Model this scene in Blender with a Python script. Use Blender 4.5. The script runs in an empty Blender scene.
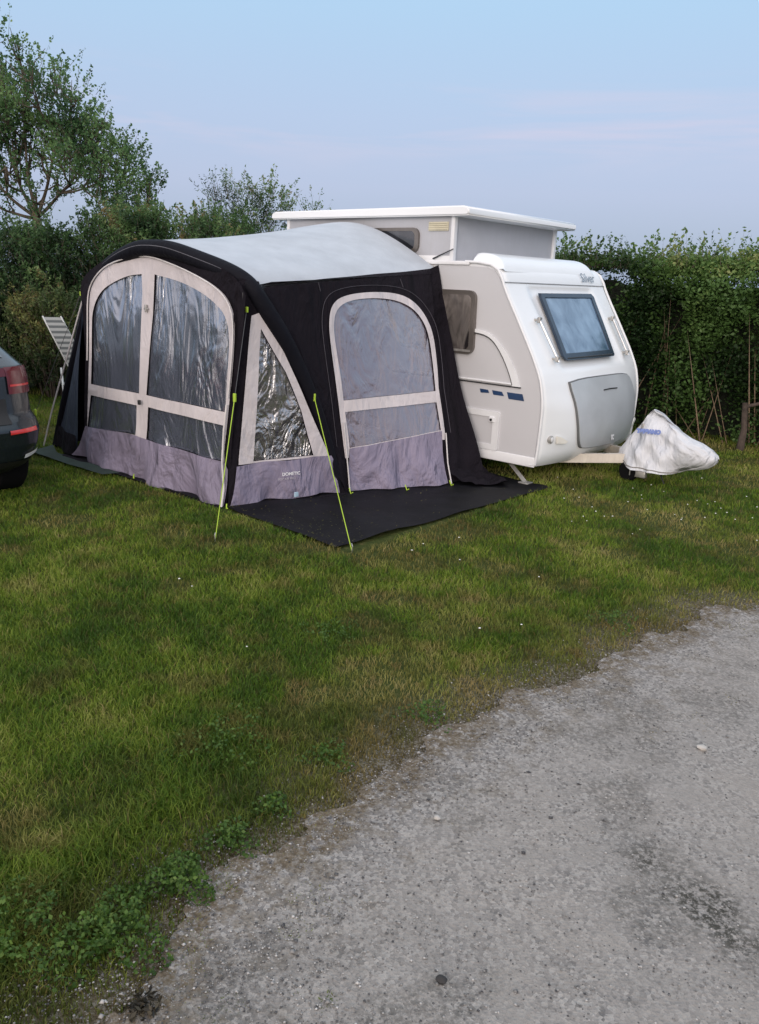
import bpy, bmesh, math, random
import numpy as np
from mathutils import Vector, Matrix, noise
from mathutils.geometry import delaunay_2d_cdt
random.seed(7); rng = np.random.default_rng(7)
scn = bpy.context.scene
COL = scn.collection

# ------------------------------------------------------------------ frames
CAM_H = 1.751
TH = -0.6964; OX, OY = 1.391, 7.1035            # pitch frame: s along the caravan, t across it
FR = Matrix.Translation((OX, OY, 0)) @ Matrix.Rotation(TH, 4, 'Z')
cT, sT = math.cos(TH), math.sin(TH)
def w2l(x, y):
    dx, dy = x-OX, y-OY
    return dx*cT+dy*sT, -dx*sT+dy*cT
def l2w(s, t):
    return OX+s*cT-t*sT, OY+s*sT+t*cT

# ------------------------------------------------------------------ noise
def _hash(ix, iy, seed):
    n = (ix.astype(np.int64)*374761393 + iy.astype(np.int64)*668265263 + seed*974634777) & 0x7fffffff
    n = ((n ^ (n >> 13))*1274126177) & 0x7fffffff
    n = n ^ (n >> 16)
    return (n & 0xffff)/65535.0
def vnoise(x, y, seed=0):
    ix = np.floor(x); iy = np.floor(y); fx = x-ix; fy = y-iy
    fx = fx*fx*(3-2*fx); fy = fy*fy*(3-2*fy)
    a = _hash(ix, iy, seed); b = _hash(ix+1, iy, seed); c = _hash(ix, iy+1, seed); d = _hash(ix+1, iy+1, seed)
    return (a*(1-fx)+b*fx)*(1-fy)+(c*(1-fx)+d*fx)*fy
def fbm(x, y, seed=0, octv=4):
    r = 0; a = .5
    for i in range(octv):
        r = r+a*vnoise(x*2**i, y*2**i, seed+i*17); a *= .5
    return r/(1-.5**octv)
def smooth(a, b, x):
    k = min(1, max(0, (x-a)/(b-a))); return k*k*(3-2*k)

# ------------------------------------------------------------------ object helpers
class MB:
    def __init__(s): s.v = []; s.f = []
    def add(s, vs, fs):
        o = len(s.v); s.v += [tuple(p) for p in vs]; s.f += [tuple(i+o for i in f) for f in fs]; return s
    def box(s, lo, hi, bev=0.0, M=None):
        bm = bmesh.new(); bmesh.ops.create_cube(bm, size=1)
        for v in bm.verts:
            v.co = Vector([lo[i]+(v.co[i]+.5)*(hi[i]-lo[i]) for i in range(3)])
        if bev > 0:
            bmesh.ops.bevel(bm, geom=bm.edges[:], offset=bev, segments=3, affect='EDGES', profile=.5)
        if M is not None: bmesh.ops.transform(bm, matrix=M, verts=bm.verts)
        bm.verts.index_update()
        s.add([v.co[:] for v in bm.verts], [[v.index for v in f.verts] for f in bm.faces]); bm.free(); return s
    def tube(s, pts, r, n=10, cap=True, flat=1.0):
        pts = [Vector(p) for p in pts]; m = len(pts)
        rr = r if isinstance(r, (list, tuple)) else [r]*m
        up = None; vs = []
        for i, p in enumerate(pts):
            d = (pts[min(i+1, m-1)]-pts[max(i-1, 0)]).normalized()
            if up is None:
                up = Vector((0, 0, 1)) if abs(d.z) < .9 else Vector((1, 0, 0))
            a = d.cross(up).normalized(); b = a.cross(d).normalized(); up = b
            for k in range(n):
                q = 2*math.pi*k/n
                vs.append(p+a*math.cos(q)*rr[i]+b*math.sin(q)*rr[i]*flat)
        fs = [(i*n+k, i*n+(k+1) % n, (i+1)*n+(k+1) % n, (i+1)*n+k) for i in range(m-1) for k in range(n)]
        if cap: fs += [tuple(range(n))[::-1], tuple((m-1)*n+k for k in range(n))]
        return s.add(vs, fs)
    def grid(s, fn, nu, nv, closeu=False):
        vs = [fn(i/nu, j/nv) for i in range(nu+1) for j in range(nv+1)]
        return s.add(vs, [(i*(nv+1)+j, (i+1)*(nv+1)+j, (i+1)*(nv+1)+j+1, i*(nv+1)+j+1) for i in range(nu) for j in range(nv)])
    def lathe(s, prof, c, axis, n=32):
        # prof: (offset along axis, radius)
        ax = Vector(axis).normalized(); u = ax.orthogonal().normalized(); w = ax.cross(u); c = Vector(c)
        vs = [c+ax*h+(u*math.cos(2*math.pi*k/n)+w*math.sin(2*math.pi*k/n))*r for h, r in prof for k in range(n)]
        m = len(prof)
        fs = [(i*n+k, i*n+(k+1) % n, (i+1)*n+(k+1) % n, (i+1)*n+k) for i in range(m-1) for k in range(n)]
        fs += [tuple(range(n))[::-1], tuple((m-1)*n+k for k in range(n))]
        return s.add(vs, fs)
    def patch(s, outline, mp, holes=(), step=.04, thick=0.0, nrm=None):
        """triangulated panel: 2-D outline mapped to 3-D; thick > 0 gives it an edge"""
        def dens(P, closed=True):
            o = []
            n = len(P)
            for i in range(n):
                a = P[i]; b = P[(i+1) % n]; L = math.hypot(b[0]-a[0], b[1]-a[1]); k = max(1, int(L/step))
                for j in range(k): o.append((a[0]+(b[0]-a[0])*j/k, a[1]+(b[1]-a[1])*j/k))
            return o
        loops = [dens(outline)]+[dens(h) for h in holes]
        def inside(p, L):
            c = False; n = len(L); x, y = p
            for i in range(n):
                x1, y1 = L[i]; x2, y2 = L[i-1]
                if (y1 > y) != (y2 > y) and x < (x2-x1)*(y-y1)/(y2-y1)+x1: c = not c
            return c
        V = []; E = []
        for L in loops:
            o = len(V); V += L; E += [(o+i, o+(i+1) % len(L)) for i in range(len(L))]
        xs = [p[0] for p in loops[0]]; ys = [p[1] for p in loops[0]]
        nx = int((max(xs)-min(xs))/step); ny = int((max(ys)-min(ys))/step)
        edge = np.array(V)
        for i in range(1, nx+1):
            for j in range(1, ny+1):
                p = (min(xs)+i*step+(j % 2)*step*.5, min(ys)+j*step)
                if inside(p, loops[0]) and not any(inside(p, h) for h in loops[1:]):
                    if np.min(np.abs(edge-np.array(p)).sum(1)) > step*.6: V.append(p)
        r = delaunay_2d_cdt([Vector(p) for p in V], E, [], 0, 1e-6)
        vv, ff = r[0], r[2]; keep = []
        for f in ff:
            c = (sum(vv[i].x for i in f)/len(f), sum(vv[i].y for i in f)/len(f))
            if inside(c, loops[0]) and not any(inside(c, h) for h in loops[1:]): keep.append(tuple(f))
        P = [Vector(mp(v.x, v.y)) for v in vv]
        if thick == 0: return s.add(P, keep)
        N = Vector(nrm)*thick; n0 = len(P)
        ec = {}
        for f in keep:
            for i in range(len(f)):
                e = (f[i], f[(i+1) % len(f)]); ec[e] = 1
        side = [(a, b, b+n0, a+n0) for (a, b) in ec if (b, a) not in ec]
        return s.add([p+N for p in P]+P, keep+[tuple(i+n0 for i in f[::-1]) for f in keep]+[(d, c, b, a) for (a, b, c, d) in side])
    def build(s, name, m, parent=None, smooth_=35, off=None):
        if off is None:
            off = parent.get('_off', (0, 0, 0)) if parent is not None else (0, 0, 0)
        me = bpy.data.meshes.new(name)
        me.from_pydata([(p[0]-off[0], p[1]-off[1], p[2]-off[2]) for p in s.v], [], s.f)
        bm = bmesh.new(); bm.from_mesh(me); bmesh.ops.recalc_face_normals(bm, faces=bm.faces); bm.to_mesh(me); bm.free()
        if smooth_:
            me.polygons.foreach_set('use_smooth', [True]*len(me.polygons)); me.set_sharp_from_angle(angle=math.radians(smooth_))
        me.materials.append(m)
        o = bpy.data.objects.new(name, me); COL.objects.link(o)
        if parent is not None:
            o.parent = parent; o['_off'] = tuple(off)
        return o
def thing(name, label, cat, at=(0, 0, 0), group=None, frame=FR):
    o = bpy.data.objects.new(name, None); COL.objects.link(o)
    o.empty_display_size = .2
    o.matrix_world = frame @ Matrix.Translation(at); o['_off'] = tuple(at)
    o['label'] = label; o['category'] = cat
    if group: o['group'] = group
    return o
def tag(o, label, cat, group=None, kind=None):
    o['label'] = label; o['category'] = cat
    if group: o['group'] = group
    if kind: o['kind'] = kind
    return o
def solo(mb, name, m, label, cat, at=(0, 0, 0), frame=FR, **k):
    o = mb.build(name, m, None, off=at, smooth_=k.pop('smooth_', 35)); o.matrix_world = frame @ Matrix.Translation(at)
    return tag(o, label, cat, **k)

# ------------------------------------------------------------------ materials
def newmat(name):
    m = bpy.data.materials.new(name); m.use_nodes = True; nt = m.node_tree; nt.nodes.clear()
    return m, nt, nt.nodes, nt.links
def N(nt, t, **k):
    n = nt.nodes.new(t)
    for a, b in k.items():
        if a == 'inp':
            for i, v in b.items(): n.inputs[i].default_value = v
        else: setattr(n, a, b)
    return n
def pos_noise(nt, scale, detail=4, rough=.55, vec=None, dist=0, stretch=None, obj=False):
    L = nt.links
    if vec is None:
        g = N(nt, 'ShaderNodeTexCoord' if obj else 'ShaderNodeNewGeometry'); vec = g.outputs['Object' if obj else 'Position']
    if stretch:
        mp = N(nt, 'ShaderNodeMapping'); mp.inputs['Scale'].default_value = stretch[:3]
        if len(stretch) > 3: mp.inputs['Rotation'].default_value = stretch[3]
        L.new(vec, mp.inputs['Vector']); vec = mp.outputs[0]
    n = N(nt, 'ShaderNodeTexNoise'); n.inputs['Scale'].default_value = scale; n.inputs['Detail'].default_value = detail
    n.inputs['Roughness'].default_value = rough; n.inputs['Distortion'].default_value = dist
    L.new(vec, n.inputs['Vector']); return n.outputs['Fac']
def ramp(nt, fac, stops, interp='LINEAR'):
    r = N(nt, 'ShaderNodeValToRGB'); r.color_ramp.interpolation = interp
    e = r.color_ramp.elements
    while len(e) < len(stops): e.new(.5)
    for i, (p, c) in enumerate(stops):
        e[i].position = p; e[i].color = (*c, 1) if isinstance(c, tuple) else (c, c, c, 1)
    nt.links.new(fac, r.inputs[0]); return r.outputs[0]
def mix(nt, fac, a, b, mode='MIX'):
    m = N(nt, 'ShaderNodeMix', data_type='RGBA', blend_type=mode)
    for i, v in ((0, fac), (6, a), (7, b)):
        if hasattr(v, 'links') or hasattr(v, 'is_linked'): nt.links.new(v, m.inputs[i])
        elif i == 0: m.inputs[0].default_value = v
        else: m.inputs[i].default_value = (*v, 1)
    return m.outputs[2]
def bump(nt, h, strength=.4, dist=.01, prev=None):
    b = N(nt, 'ShaderNodeBump'); b.inputs['Strength'].default_value = strength; b.inputs['Distance'].default_value = dist
    nt.links.new(h, b.inputs['Height'])
    if prev is not None: nt.links.new(prev, b.inputs['Normal'])
    return b.outputs[0]
def finish(nt, sh):
    o = N(nt, 'ShaderNodeOutputMaterial'); nt.links.new(sh, o.inputs['Surface'])
def bsdf(nt, col, rough=.6, metal=0, nrm=None, spec=.5, **k):
    b = N(nt, 'ShaderNodeBsdfPrincipled')
    if isinstance(col, tuple): b.inputs['Base Color'].default_value = (*col, 1)
    else: nt.links.new(col, b.inputs['Base Color'])
    if isinstance(rough, (int, float)): b.inputs['Roughness'].default_value = rough
    else: nt.links.new(rough, b.inputs['Roughness'])
    b.inputs['Metallic'].default_value = metal; b.inputs['Specular IOR Level'].default_value = spec
    if nrm is not None: nt.links.new(nrm, b.inputs['Normal'])
    for a, v in k.items(): b.inputs[a.replace('_', ' ')].default_value = v
    return b.outputs[0]
def simple(name, col, rough=.5, metal=0, var=.12, vs=6, bs=0, bscale=60, spec=.5, dirt=0, **k):
    m, nt, n, L = newmat(name)
    f = pos_noise(nt, vs, 5)
    lo = tuple(c*(1-var) for c in col); hi = tuple(min(1, c*(1+var)) for c in col)
    c = ramp(nt, f, [(.3, lo), (.7, hi)])
    if dirt:
        g = N(nt, 'ShaderNodeTexCoord'); sep = N(nt, 'ShaderNodeSeparateXYZ'); L.new(g.outputs['Object'], sep.inputs[0])
        st = pos_noise(nt, 9, 6, .6, stretch=(3, 3, .5))
        mr = N(nt, 'ShaderNodeMapRange'); mr.inputs['From Min'].default_value = .45; mr.inputs['From Max'].default_value = .75; mr.inputs['To Max'].default_value = dirt
        L.new(st, mr.inputs['Value']); c = mix(nt, mr.outputs[0], c, (.22, .2, .16))
    nr = None
    if bs: nr = bump(nt, pos_noise(nt, bscale, 4), bs, .004)
    finish(nt, bsdf(nt, c, rough, metal, nr, spec, **k)); return m
def fabric(name, col, wr=.5, weave=True, rough=.75, var=.1, trans=0.0, spec=.3):
    m, nt, n, L = newmat(name)
    c = ramp(nt, pos_noise(nt, 3, 5), [(.3, tuple(x*(1-var) for x in col)), (.7, tuple(x*(1+var) for x in col))])
    b1 = bump(nt, pos_noise(nt, 2.6, 4, .5, dist=1.2, stretch=(1, 1, .5, (.3, .25, .4))), min(1, wr*1.4), .12*wr+.02)
    b2 = bump(nt, pos_noise(nt, 9, 4, .55, dist=1.0, stretch=(1, 1, .45, (0, .3, 0))), wr*.9, .025, b1)
    b3 = bump(nt, pos_noise(nt, 900, 2), .15, .001, b2) if weave else b2
    sh = bsdf(nt, c, rough, 0, b3, spec)
    if trans:
        tr = N(nt, 'ShaderNodeBsdfTranslucent'); L.new(c, tr.inputs[0]); ms = N(nt, 'ShaderNodeMixShader'); ms.inputs[0].default_value = trans
        L.new(sh, ms.inputs[1]); L.new(tr.outputs[0], ms.inputs[2]); sh = ms.outputs[0]
    finish(nt, sh); return m
def math_(nt, op, a, b=0.0, clamp=False):
    m = N(nt, 'ShaderNodeMath', operation=op); m.use_clamp = clamp
    for i, v in enumerate((a, b)):
        if isinstance(v, (int, float)): m.inputs[i].default_value = v
        else: nt.links.new(v, m.inputs[i])
    return m.outputs[0]
def maprange(nt, v, a, b, c=0., d=1.):
    mr = N(nt, 'ShaderNodeMapRange'); mr.inputs[1].default_value = a; mr.inputs[2].default_value = b; mr.inputs[3].default_value = c; mr.inputs[4].default_value = d
    nt.links.new(v, mr.inputs[0]); return mr.outputs[0]

def vinyl(name, tint, milk, mcol, refl, fold, rot=(0, 0, 0), fine=1.0, fs=(9, 9, 2.2), crisp=False, gr=.07):
    """crinkled clear window foil: see-through, slightly milky, with glossy folds"""
    m, nt, n, L = newmat(name)
    g = N(nt, 'ShaderNodeTexCoord'); v = g.outputs['Object']
    n1 = pos_noise(nt, 1.0, 3, .55, v, dist=1.3, stretch=(*fs, rot))
    n2 = pos_noise(nt, 3.1, 4, .6, v, dist=1.6, stretch=(fs[0]*1.2, fs[1]*1.2, fs[2]*1.8, rot))
    n3 = pos_noise(nt, 70, 3, .6, v)
    if crisp: n1 = ramp(nt, n1, [(.30, 0.0), (.46, .55), (.52, .45), (.70, 1.0)])
    msk = maprange(nt, pos_noise(nt, 2.3, 3, .5, v), .42, .60, .05, 1.0)
    b = bump(nt, n1, 1.0, .075*fold); b = bump(nt, math_(nt, 'MULTIPLY', n2, msk), 1.0, .016*fold*fine, b); b = bump(nt, n3, .10*fine, .001, b)
    gl = N(nt, 'ShaderNodeBsdfGlossy'); gl.inputs['Color'].default_value = (.95, .97, 1, 1); gl.inputs['Roughness'].default_value = gr; L.new(b, gl.inputs['Normal'])
    tr = N(nt, 'ShaderNodeBsdfTransparent'); tr.inputs[0].default_value = (*tint, 1)
    df = N(nt, 'ShaderNodeBsdfDiffuse'); df.inputs[0].default_value = (*mcol, 1); L.new(b, df.inputs['Normal'])
    m1 = N(nt, 'ShaderNodeMixShader'); m1.inputs[0].default_value = milk; L.new(tr.outputs[0], m1.inputs[1]); L.new(df.outputs[0], m1.inputs[2])
    lw = N(nt, 'ShaderNodeLayerWeight'); lw.inputs['Blend'].default_value = .35; L.new(b, lw.inputs['Normal'])
    mr = N(nt, 'ShaderNodeMapRange'); mr.inputs['To Min'].default_value = refl; mr.inputs['To Max'].default_value = min(1, refl+.6); L.new(lw.outputs['Facing'], mr.inputs['Value'])
    m2 = N(nt, 'ShaderNodeMixShader'); L.new(mr.outputs[0], m2.inputs[0]); L.new(m1.outputs[0], m2.inputs[1]); L.new(gl.outputs[0], m2.inputs[2])
    finish(nt, m2.outputs[0]); return m

BLACKF = fabric('black awning fabric', (.0105, .0085, .0125), .8, spec=.12, rough=.85)
BEAMF = fabric('black beam sleeve', (.0065, .0065, .0105), .4, spec=.12, rough=.7)
ROOFF = fabric('pale grey roof fabric', (.45, .485, .53), .14, rough=.7)
TRIMF = fabric('beige grey trim fabric', (.56, .52, .535), .5, rough=.7)
SKIRTF = fabric('lilac grey skirt fabric', (.225, .20, .275), 1.1, rough=.6)
MESHF = fabric('dark blue grey side fabric', (.06, .075, .11), .6, rough=.5, trans=.25)
PIPE = simple('white piping', (.6, .57, .57), .5)
MATM = simple('black groundsheet', (.0045, .0045, .0065), .6, var=.5, vs=5, bs=.8, bscale=9, spec=.18)
MATG = simple('dark green mat', (.018, .035, .028), .8, var=.3)
VFRONT = vinyl('front window foil', (.42, .45, .55), .42, (.22, .25, .33), .22, .85, (0, .5, 0), .4, (3.6, 3.6, .9), gr=.16)
VTRI = vinyl('corner window foil', (.45, .42, .45), .22, (.34, .31, .33), .26, 1.1, (.5, 0, 0), .7, (5, 5, 2.2), gr=.15)
VDOOR = vinyl('side window foil', (.62, .56, .62), .50, (.27, .225, .28), .10, .42, (-.6, .1, 0), .8, (5, 5, 1.6), gr=.16)
WHITE = simple('white fibreglass', (.80, .82, .84), .30, var=.02, vs=1.2, Coat_Weight=.3)
WHITEP = simple('white plastic trim', (.73, .74, .76), .4, var=.04, dirt=.05)
CREAM = simple('cream plastic', (.62, .58, .44), .5)
GREYP = simple('warm grey painted aluminium', (.54, .54, .56), .38, var=.03, vs=1.5)
GREYW = simple('pop top grey panel', (.42, .43, .465), .5, var=.05, vs=3, dirt=.08)
LOCK = simple('silver grey locker paint', (.47, .50, .53), .3, metal=.15, var=.09, vs=3)
DKRUB = simple('dark rubber seal', (.02, .02, .022), .5)
BRONZE = simple('brown grey window frame', (.20, .18, .165), .3, metal=.6)
BLUE = simple('dark blue decal', (.015, .045, .12), .4)
STEEL = simple('galvanised steel', (.42, .41, .39), .45, metal=.6, var=.2, vs=20)
CHROME = simple('brushed grab handle', (.62, .62, .62), .25, metal=.8)
TYRE = simple('tyre rubber', (.007, .007, .008), .9, bs=.4, spec=.1)
DARK = simple('underbody dark', (.02, .02, .02), .8)
YEL = simple('yellow green cord', (.36, .52, .04), .6)
CORD = simple('grey cord', (.05, .05, .055), .6)
LOGOW = simple('white print', (.8, .8, .82), .5)
LOGOB = simple('blue print', (.16, .22, .48), .6)
LOGOG = simple('grey blue print', (.22, .27, .33), .5)
LOGOD = simple('faint print', (.46, .43, .48), .5)
def glass(name, tint, rough=.06, col=(.02, .03, .045)):
    m, nt, n, L = newmat(name)
    b = bump(nt, pos_noise(nt, 5, 2), .12, .01)
    c = ramp(nt, pos_noise(nt, 4, 4, dist=.6, stretch=(1.6, 1.6, .6, (.4, .5, 0))), [(.38, col), (.68, tint)])  # pale diagonal patches: reflections and curtain folds painted into the pane colour
    finish(nt, bsdf(nt, c, rough, 0, b, 1.0, Coat_Weight=.6, Coat_Roughness=.04)); return m
GLF = glass('blue tinted acrylic', (.17, .26, .38), .12, (.05, .10, .18))
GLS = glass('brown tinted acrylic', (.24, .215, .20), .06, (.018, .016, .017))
GLP = glass('pop top window foil', (.05, .055, .07), .08, (.02, .022, .028))

# ================================================================== GROUND AND ROAD
EDGE = [(2.3, -14), (2.15, -7), (1.97, -5.64), (1.95, -5.41), (1.84, -5.16), (1.815, -4.74), (1.82, -4.16), (1.89, -3.55), (1.94, -3.1),
        (2.05, -2.44), (2.1, -1.95), (2.2, -1.66), (2.45, -1.50), (3.2, -1.15), (5, -.6), (12, .6)]
EA = np.array(EDGE)
def edge_dist(s, t):
    """signed distance to the road boundary, + on the lawn"""
    best = np.full(s.shape, 1e9)
    for i in range(len(EA)-1):
        a = EA[i]; b = EA[i+1]; d = b-a; L2 = d@d
        k = np.clip(((s-a[0])*d[0]+(t-a[1])*d[1])/L2, 0, 1)
        q = np.hypot(s-a[0]-k*d[0], t-a[1]-k*d[1]); best = np.minimum(best, q)
    sl = np.interp(t, EA[:, 1], EA[:, 0]); road = (s > sl) & (t < .6)
    return np.where(road, -best, best)
def edge_d(s, t):
    d = edge_dist(s, t)
    return d+(fbm(s*2.3, t*2.3, 5, 4)-.5)*.26+(fbm(s*9, t*9, 9, 3)-.5)*.16+.05

def set_attr(me, name, arr, dom='POINT'):
    a = me.attributes.new(name, 'FLOAT', dom); a.data.foreach_set('value', np.asarray(arr, dtype=np.float32))
def np_mesh(name, V, quads=None, tris=None, m=None, attrs=(), smooth_=False):
    me = bpy.data.meshes.new(name); V = np.asarray(V, np.float32)
    nq = 0 if quads is None else len(quads); nt_ = 0 if tris is None else len(tris)
    loops = np.concatenate([np.asarray(x, np.int32).ravel() for x in (quads, tris) if x is not None and len(x)])
    me.vertices.add(len(V)); me.vertices.foreach_set('co', V.ravel())
    me.loops.add(len(loops)); me.loops.foreach_set('vertex_index', loops)
    tot = np.concatenate([np.full(nq, 4, np.int32), np.full(nt_, 3, np.int32)]); st = np.concatenate([[0], np.cumsum(tot)[:-1]]).astype(np.int32)
    me.polygons.add(nq+nt_); me.polygons.foreach_set('loop_start', st)
    try: me.polygons.foreach_set('loop_total', tot)
    except Exception: pass
    me.update(calc_edges=True)
    if smooth_: me.polygons.foreach_set('use_smooth', [True]*len(me.polygons))
    for a, arr in attrs: set_attr(me, a, arr)
    if m: me.materials.append(m)
    o = bpy.data.objects.new(name, me); COL.objects.link(o); return o

def attr(nt, name):
    a = N(nt, 'ShaderNodeAttribute'); a.attribute_name = name; return a.outputs['Fac']
# ground sheet (fine near the pitch, coarse to the horizon)
u = np.linspace(-1, 1, 261); g1 = np.sinh(u*6.0)/np.sinh(6.0)*160
GX, GY = np.meshgrid(g1+.5, g1+4.5, indexing='ij')
gs, gt = w2l(GX, GY)
GZ = (fbm(GX*1.5, GY*1.5, 3, 3)-.5)*.015-.004
V = np.stack([GX.ravel(), GY.ravel(), GZ.ravel()], 1); n1 = len(u)
I, J = np.meshgrid(np.arange(n1-1), np.arange(n1-1), indexing='ij'); b0 = (I*n1+J).ravel()
Q = np.stack([b0, b0+n1, b0+n1+1, b0+1], 1)
m, nt, n_, L = newmat('lawn soil')
e = attr(nt, 'edge'); p1 = pos_noise(nt, 1.1, 4, .6); p2 = pos_noise(nt, 16, 5, .65); p3 = pos_noise(nt, 90, 3, .6)
cg = ramp(nt, p2, [(.3, (.03, .045, .012)), (.55, (.06, .075, .018)), (.75, (.13, .105, .045))])
cd = ramp(nt, p3, [(.34, (.07, .052, .03)), (.5, (.13, .105, .07)), (.66, (.26, .235, .20))])
fe = maprange(nt, e, .40, .0)
c = mix(nt, fe, cg, cd)
finish(nt, bsdf(nt, c, .95, 0, bump(nt, p3, .8, .02), .15)); SOIL = m
ground = np_mesh('ground', V, Q, None, SOIL, [('edge', edge_d(gs.ravel(), gt.ravel()))], True); ground['kind'] = 'structure'

# gravel road: fine cells at the ragged edge, coarser beyond
def road_cells(s0, s1, t0, t1, c, skip=None):
    ns = int(round((s1-s0)/c)); ntt = int(round((t1-t0)/c))
    S = s0+np.arange(ns+1)*c; T = t0+np.arange(ntt+1)*c
    SS, TT = np.meshgrid(S, T, indexing='ij')
    D = edge_d(SS, TT)
    cs = (SS[:-1, :-1]+c/2); ct = (TT[:-1, :-1]+c/2); dc = edge_d(cs, ct)
    k = dc < 0
    if skip: k &= ~((cs > skip[0]) & (cs < skip[1]) & (ct > skip[2]) & (ct < skip[3]))
    I, J = np.nonzero(k); b = I*(ntt+1)+J; q = np.stack([b, b+ntt+1, b+ntt+2, b+1], 1)
    used, inv = np.unique(q.ravel(), return_inverse=True); q = inv.reshape(-1, 4)
    s_ = SS.ravel()[used]; t_ = TT.ravel()[used]; d_ = D.ravel()[used]
    for _ in range(4):      # pull rim vertices onto the ragged outline itself
        e_ = .004; dd = edge_d(s_, t_); gx = (edge_d(s_+e_, t_)-dd)/e_; gy = (edge_d(s_, t_+e_)-dd)/e_; g2 = np.maximum(gx*gx+gy*gy, .6)
        mv = dd > -.006
        s_ = np.where(mv, s_-np.clip((dd+.002)*gx/g2, -c*.45, c*.45), s_); t_ = np.where(mv, t_-np.clip((dd+.002)*gy/g2, -c*.45, c*.45), t_)
    z = .004+(fbm(s_*3, t_*3, 21, 3)-.5)*.012*np.clip(-d_*4, 0, 1)+(fbm(s_*40, t_*40, 23, 2)-.5)*.004+.006
    return np.stack([s_, t_, z], 1), q, d_
A1 = road_cells(1.4, 4.4, -7.0, -.4, .02); A2 = road_cells(1.0, 13.0, -14.0, .8, .2, (1.4, 4.4, -7.0, -.4))
V = np.concatenate([A1[0], A2[0]]); Q = np.concatenate([A1[1], A2[1]+len(A1[0])]); D = np.concatenate([A1[2], A2[2]])
m, nt, n_, L = newmat('compacted gravel')
e = attr(nt, 'edge'); st_ = attr(nt, 'stain')
a1 = pos_noise(nt, 1.6, 5, .6); a2 = pos_noise(nt, 9, 6, .7); a3 = pos_noise(nt, 60, 5, .7); a4 = pos_noise(nt, 260, 3, .7)
base = ramp(nt, a2, [(.32, (.30, .275, .25)), (.52, (.345, .315, .285)), (.72, (.38, .35, .31))])
base = mix(nt, maprange(nt, a1, .42, .62, 0, .35), base, (.27, .255, .24))
vor = N(nt, 'ShaderNodeTexVoronoi'); vor.inputs['Scale'].default_value = 95
g = N(nt, 'ShaderNodeNewGeometry'); L.new(g.outputs['Position'], vor.inputs['Vector'])
chip = ramp(nt, vor.outputs['Color'], [(.15, (.09, .088, .09)), (.45, (.23, .215, .205)), (.8, (.41, .385, .36))])
fchip = maprange(nt, a2, .38, .66, 0.10, .75)
fchip = math_(nt, 'MAXIMUM', fchip, maprange(nt, e, -.65, -.05, .0, .9))
c = mix(nt, fchip, base, chip)
c = mix(nt, maprange(nt, a4, .54, .74, 0, .45), c, (.08, .08, .085))
c = mix(nt, maprange(nt, a4, .42, .28, 0, .35), c, (.36, .345, .33))
# dark mossy stain
fst = math_(nt, 'MULTIPLY', st_, maprange(nt, a3, .42, .56, 0, 1.0))
c = mix(nt, fst, c, (.06, .057, .048))
# thin soil creeping in from the grass edge
fs_ = math_(nt, 'MULTIPLY', maprange(nt, e, -.55, 0, 0, 1), maprange(nt, a2, .50, .60, 0.0, .95))
rim = math_(nt, 'MULTIPLY', maprange(nt, e, -.20, -.01, 0, 2.0), maprange(nt, pos_noise(nt, 22, 5, .7), .40, .56, 0, 1), True)
soilc = ramp(nt, a3, [(.32, (.08, .06, .04)), (.5, (.15, .12, .085)), (.68, (.26, .235, .20))])
c = mix(nt, math_(nt, 'MAXIMUM', fs_, rim), c, soilc)
b = bump(nt, vor.outputs['Distance'], .5, .006); b = bump(nt, a3, .6, .01, b); b = bump(nt, a4, .5, .003, b)
finish(nt, bsdf(nt, c, .92, 0, b, .2)); ROADM = m
sv = V[:, 0]; tv = V[:, 1]
# stain ellipse around (3.0,-4.15)
ds = ((sv-3.02)*.35+(tv+4.2)*.94); dl_ = ((sv-3.02)*.94-(tv+4.2)*.35)
stain = np.clip(1.35-np.hypot(ds/.11, dl_/.34)+(fbm(sv*9, tv*9, 31, 3)-.5)*1.6, 0, 1)
stain = np.maximum(stain, np.clip((fbm(sv*3.1, tv*3.1, 41, 4)-.60)*5, 0, .45))
road = np_mesh('gravel_road', V, Q, None, ROADM, [('edge', D), ('stain', stain)], True); road['kind'] = 'structure'; road.matrix_world = FR

# ------------------------------------------------------------------ lawn grass
def occupied(s, t):
    mat_ = (s > -3.75) & (s < .12) & (t > -2.58) & (t < 0.05)
    return mat_
def scatter(nc, ymin, ymax, hw=.62, pad=.6, power=1.0):
    y = ymin*np.power(ymax/ymin, rng.random(nc)**power)
    x = (rng.random(nc)*2-1)*(hw*y+pad)
    return x, y
def blades(name, x, y, h, w, lean, attrs, m):
    n = len(x); az = rng.random(n)*6.283; la = rng.random(n)*6.283
    ax = np.cos(az)*w/2; ay = np.sin(az)*w/2; lx = np.cos(la)*lean*h; ly = np.sin(la)*lean*h
    z0 = np.zeros(n)-.006
    P = np.zeros((n, 5, 3), np.float32)
    P[:, 0] = np.stack([x-ax, y-ay, z0], 1); P[:, 1] = np.stack([x+ax, y+ay, z0], 1)
    P[:, 2] = np.stack([x+ax*.8+lx*.35, y+ay*.8+ly*.35, h*.55], 1); P[:, 3] = np.stack([x-ax*.8+lx*.35, y-ay*.8+ly*.35, h*.55], 1)
    P[:, 4] = np.stack([x+lx, y+ly, h*(1-.25*lean)], 1)
    b = np.arange(n)*5
    q = np.stack([b, b+1, b+2, b+3], 1); tr = np.stack([b+3, b+2, b+4], 1)
    return np_mesh(name, P.reshape(-1, 3), q, tr, m, [(k, np.repeat(v, 5)) for k, v in attrs])
m, nt, n_, L = newmat('grass blades')
tn = attr(nt, 'tint'); dr = attr(nt, 'dry')
cgr = ramp(nt, tn, [(0, (.042, .095, .011)), (.4, (.115, .195, .020)), (.75, (.21, .275, .034)), (1, (.32, .34, .085))])
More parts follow.
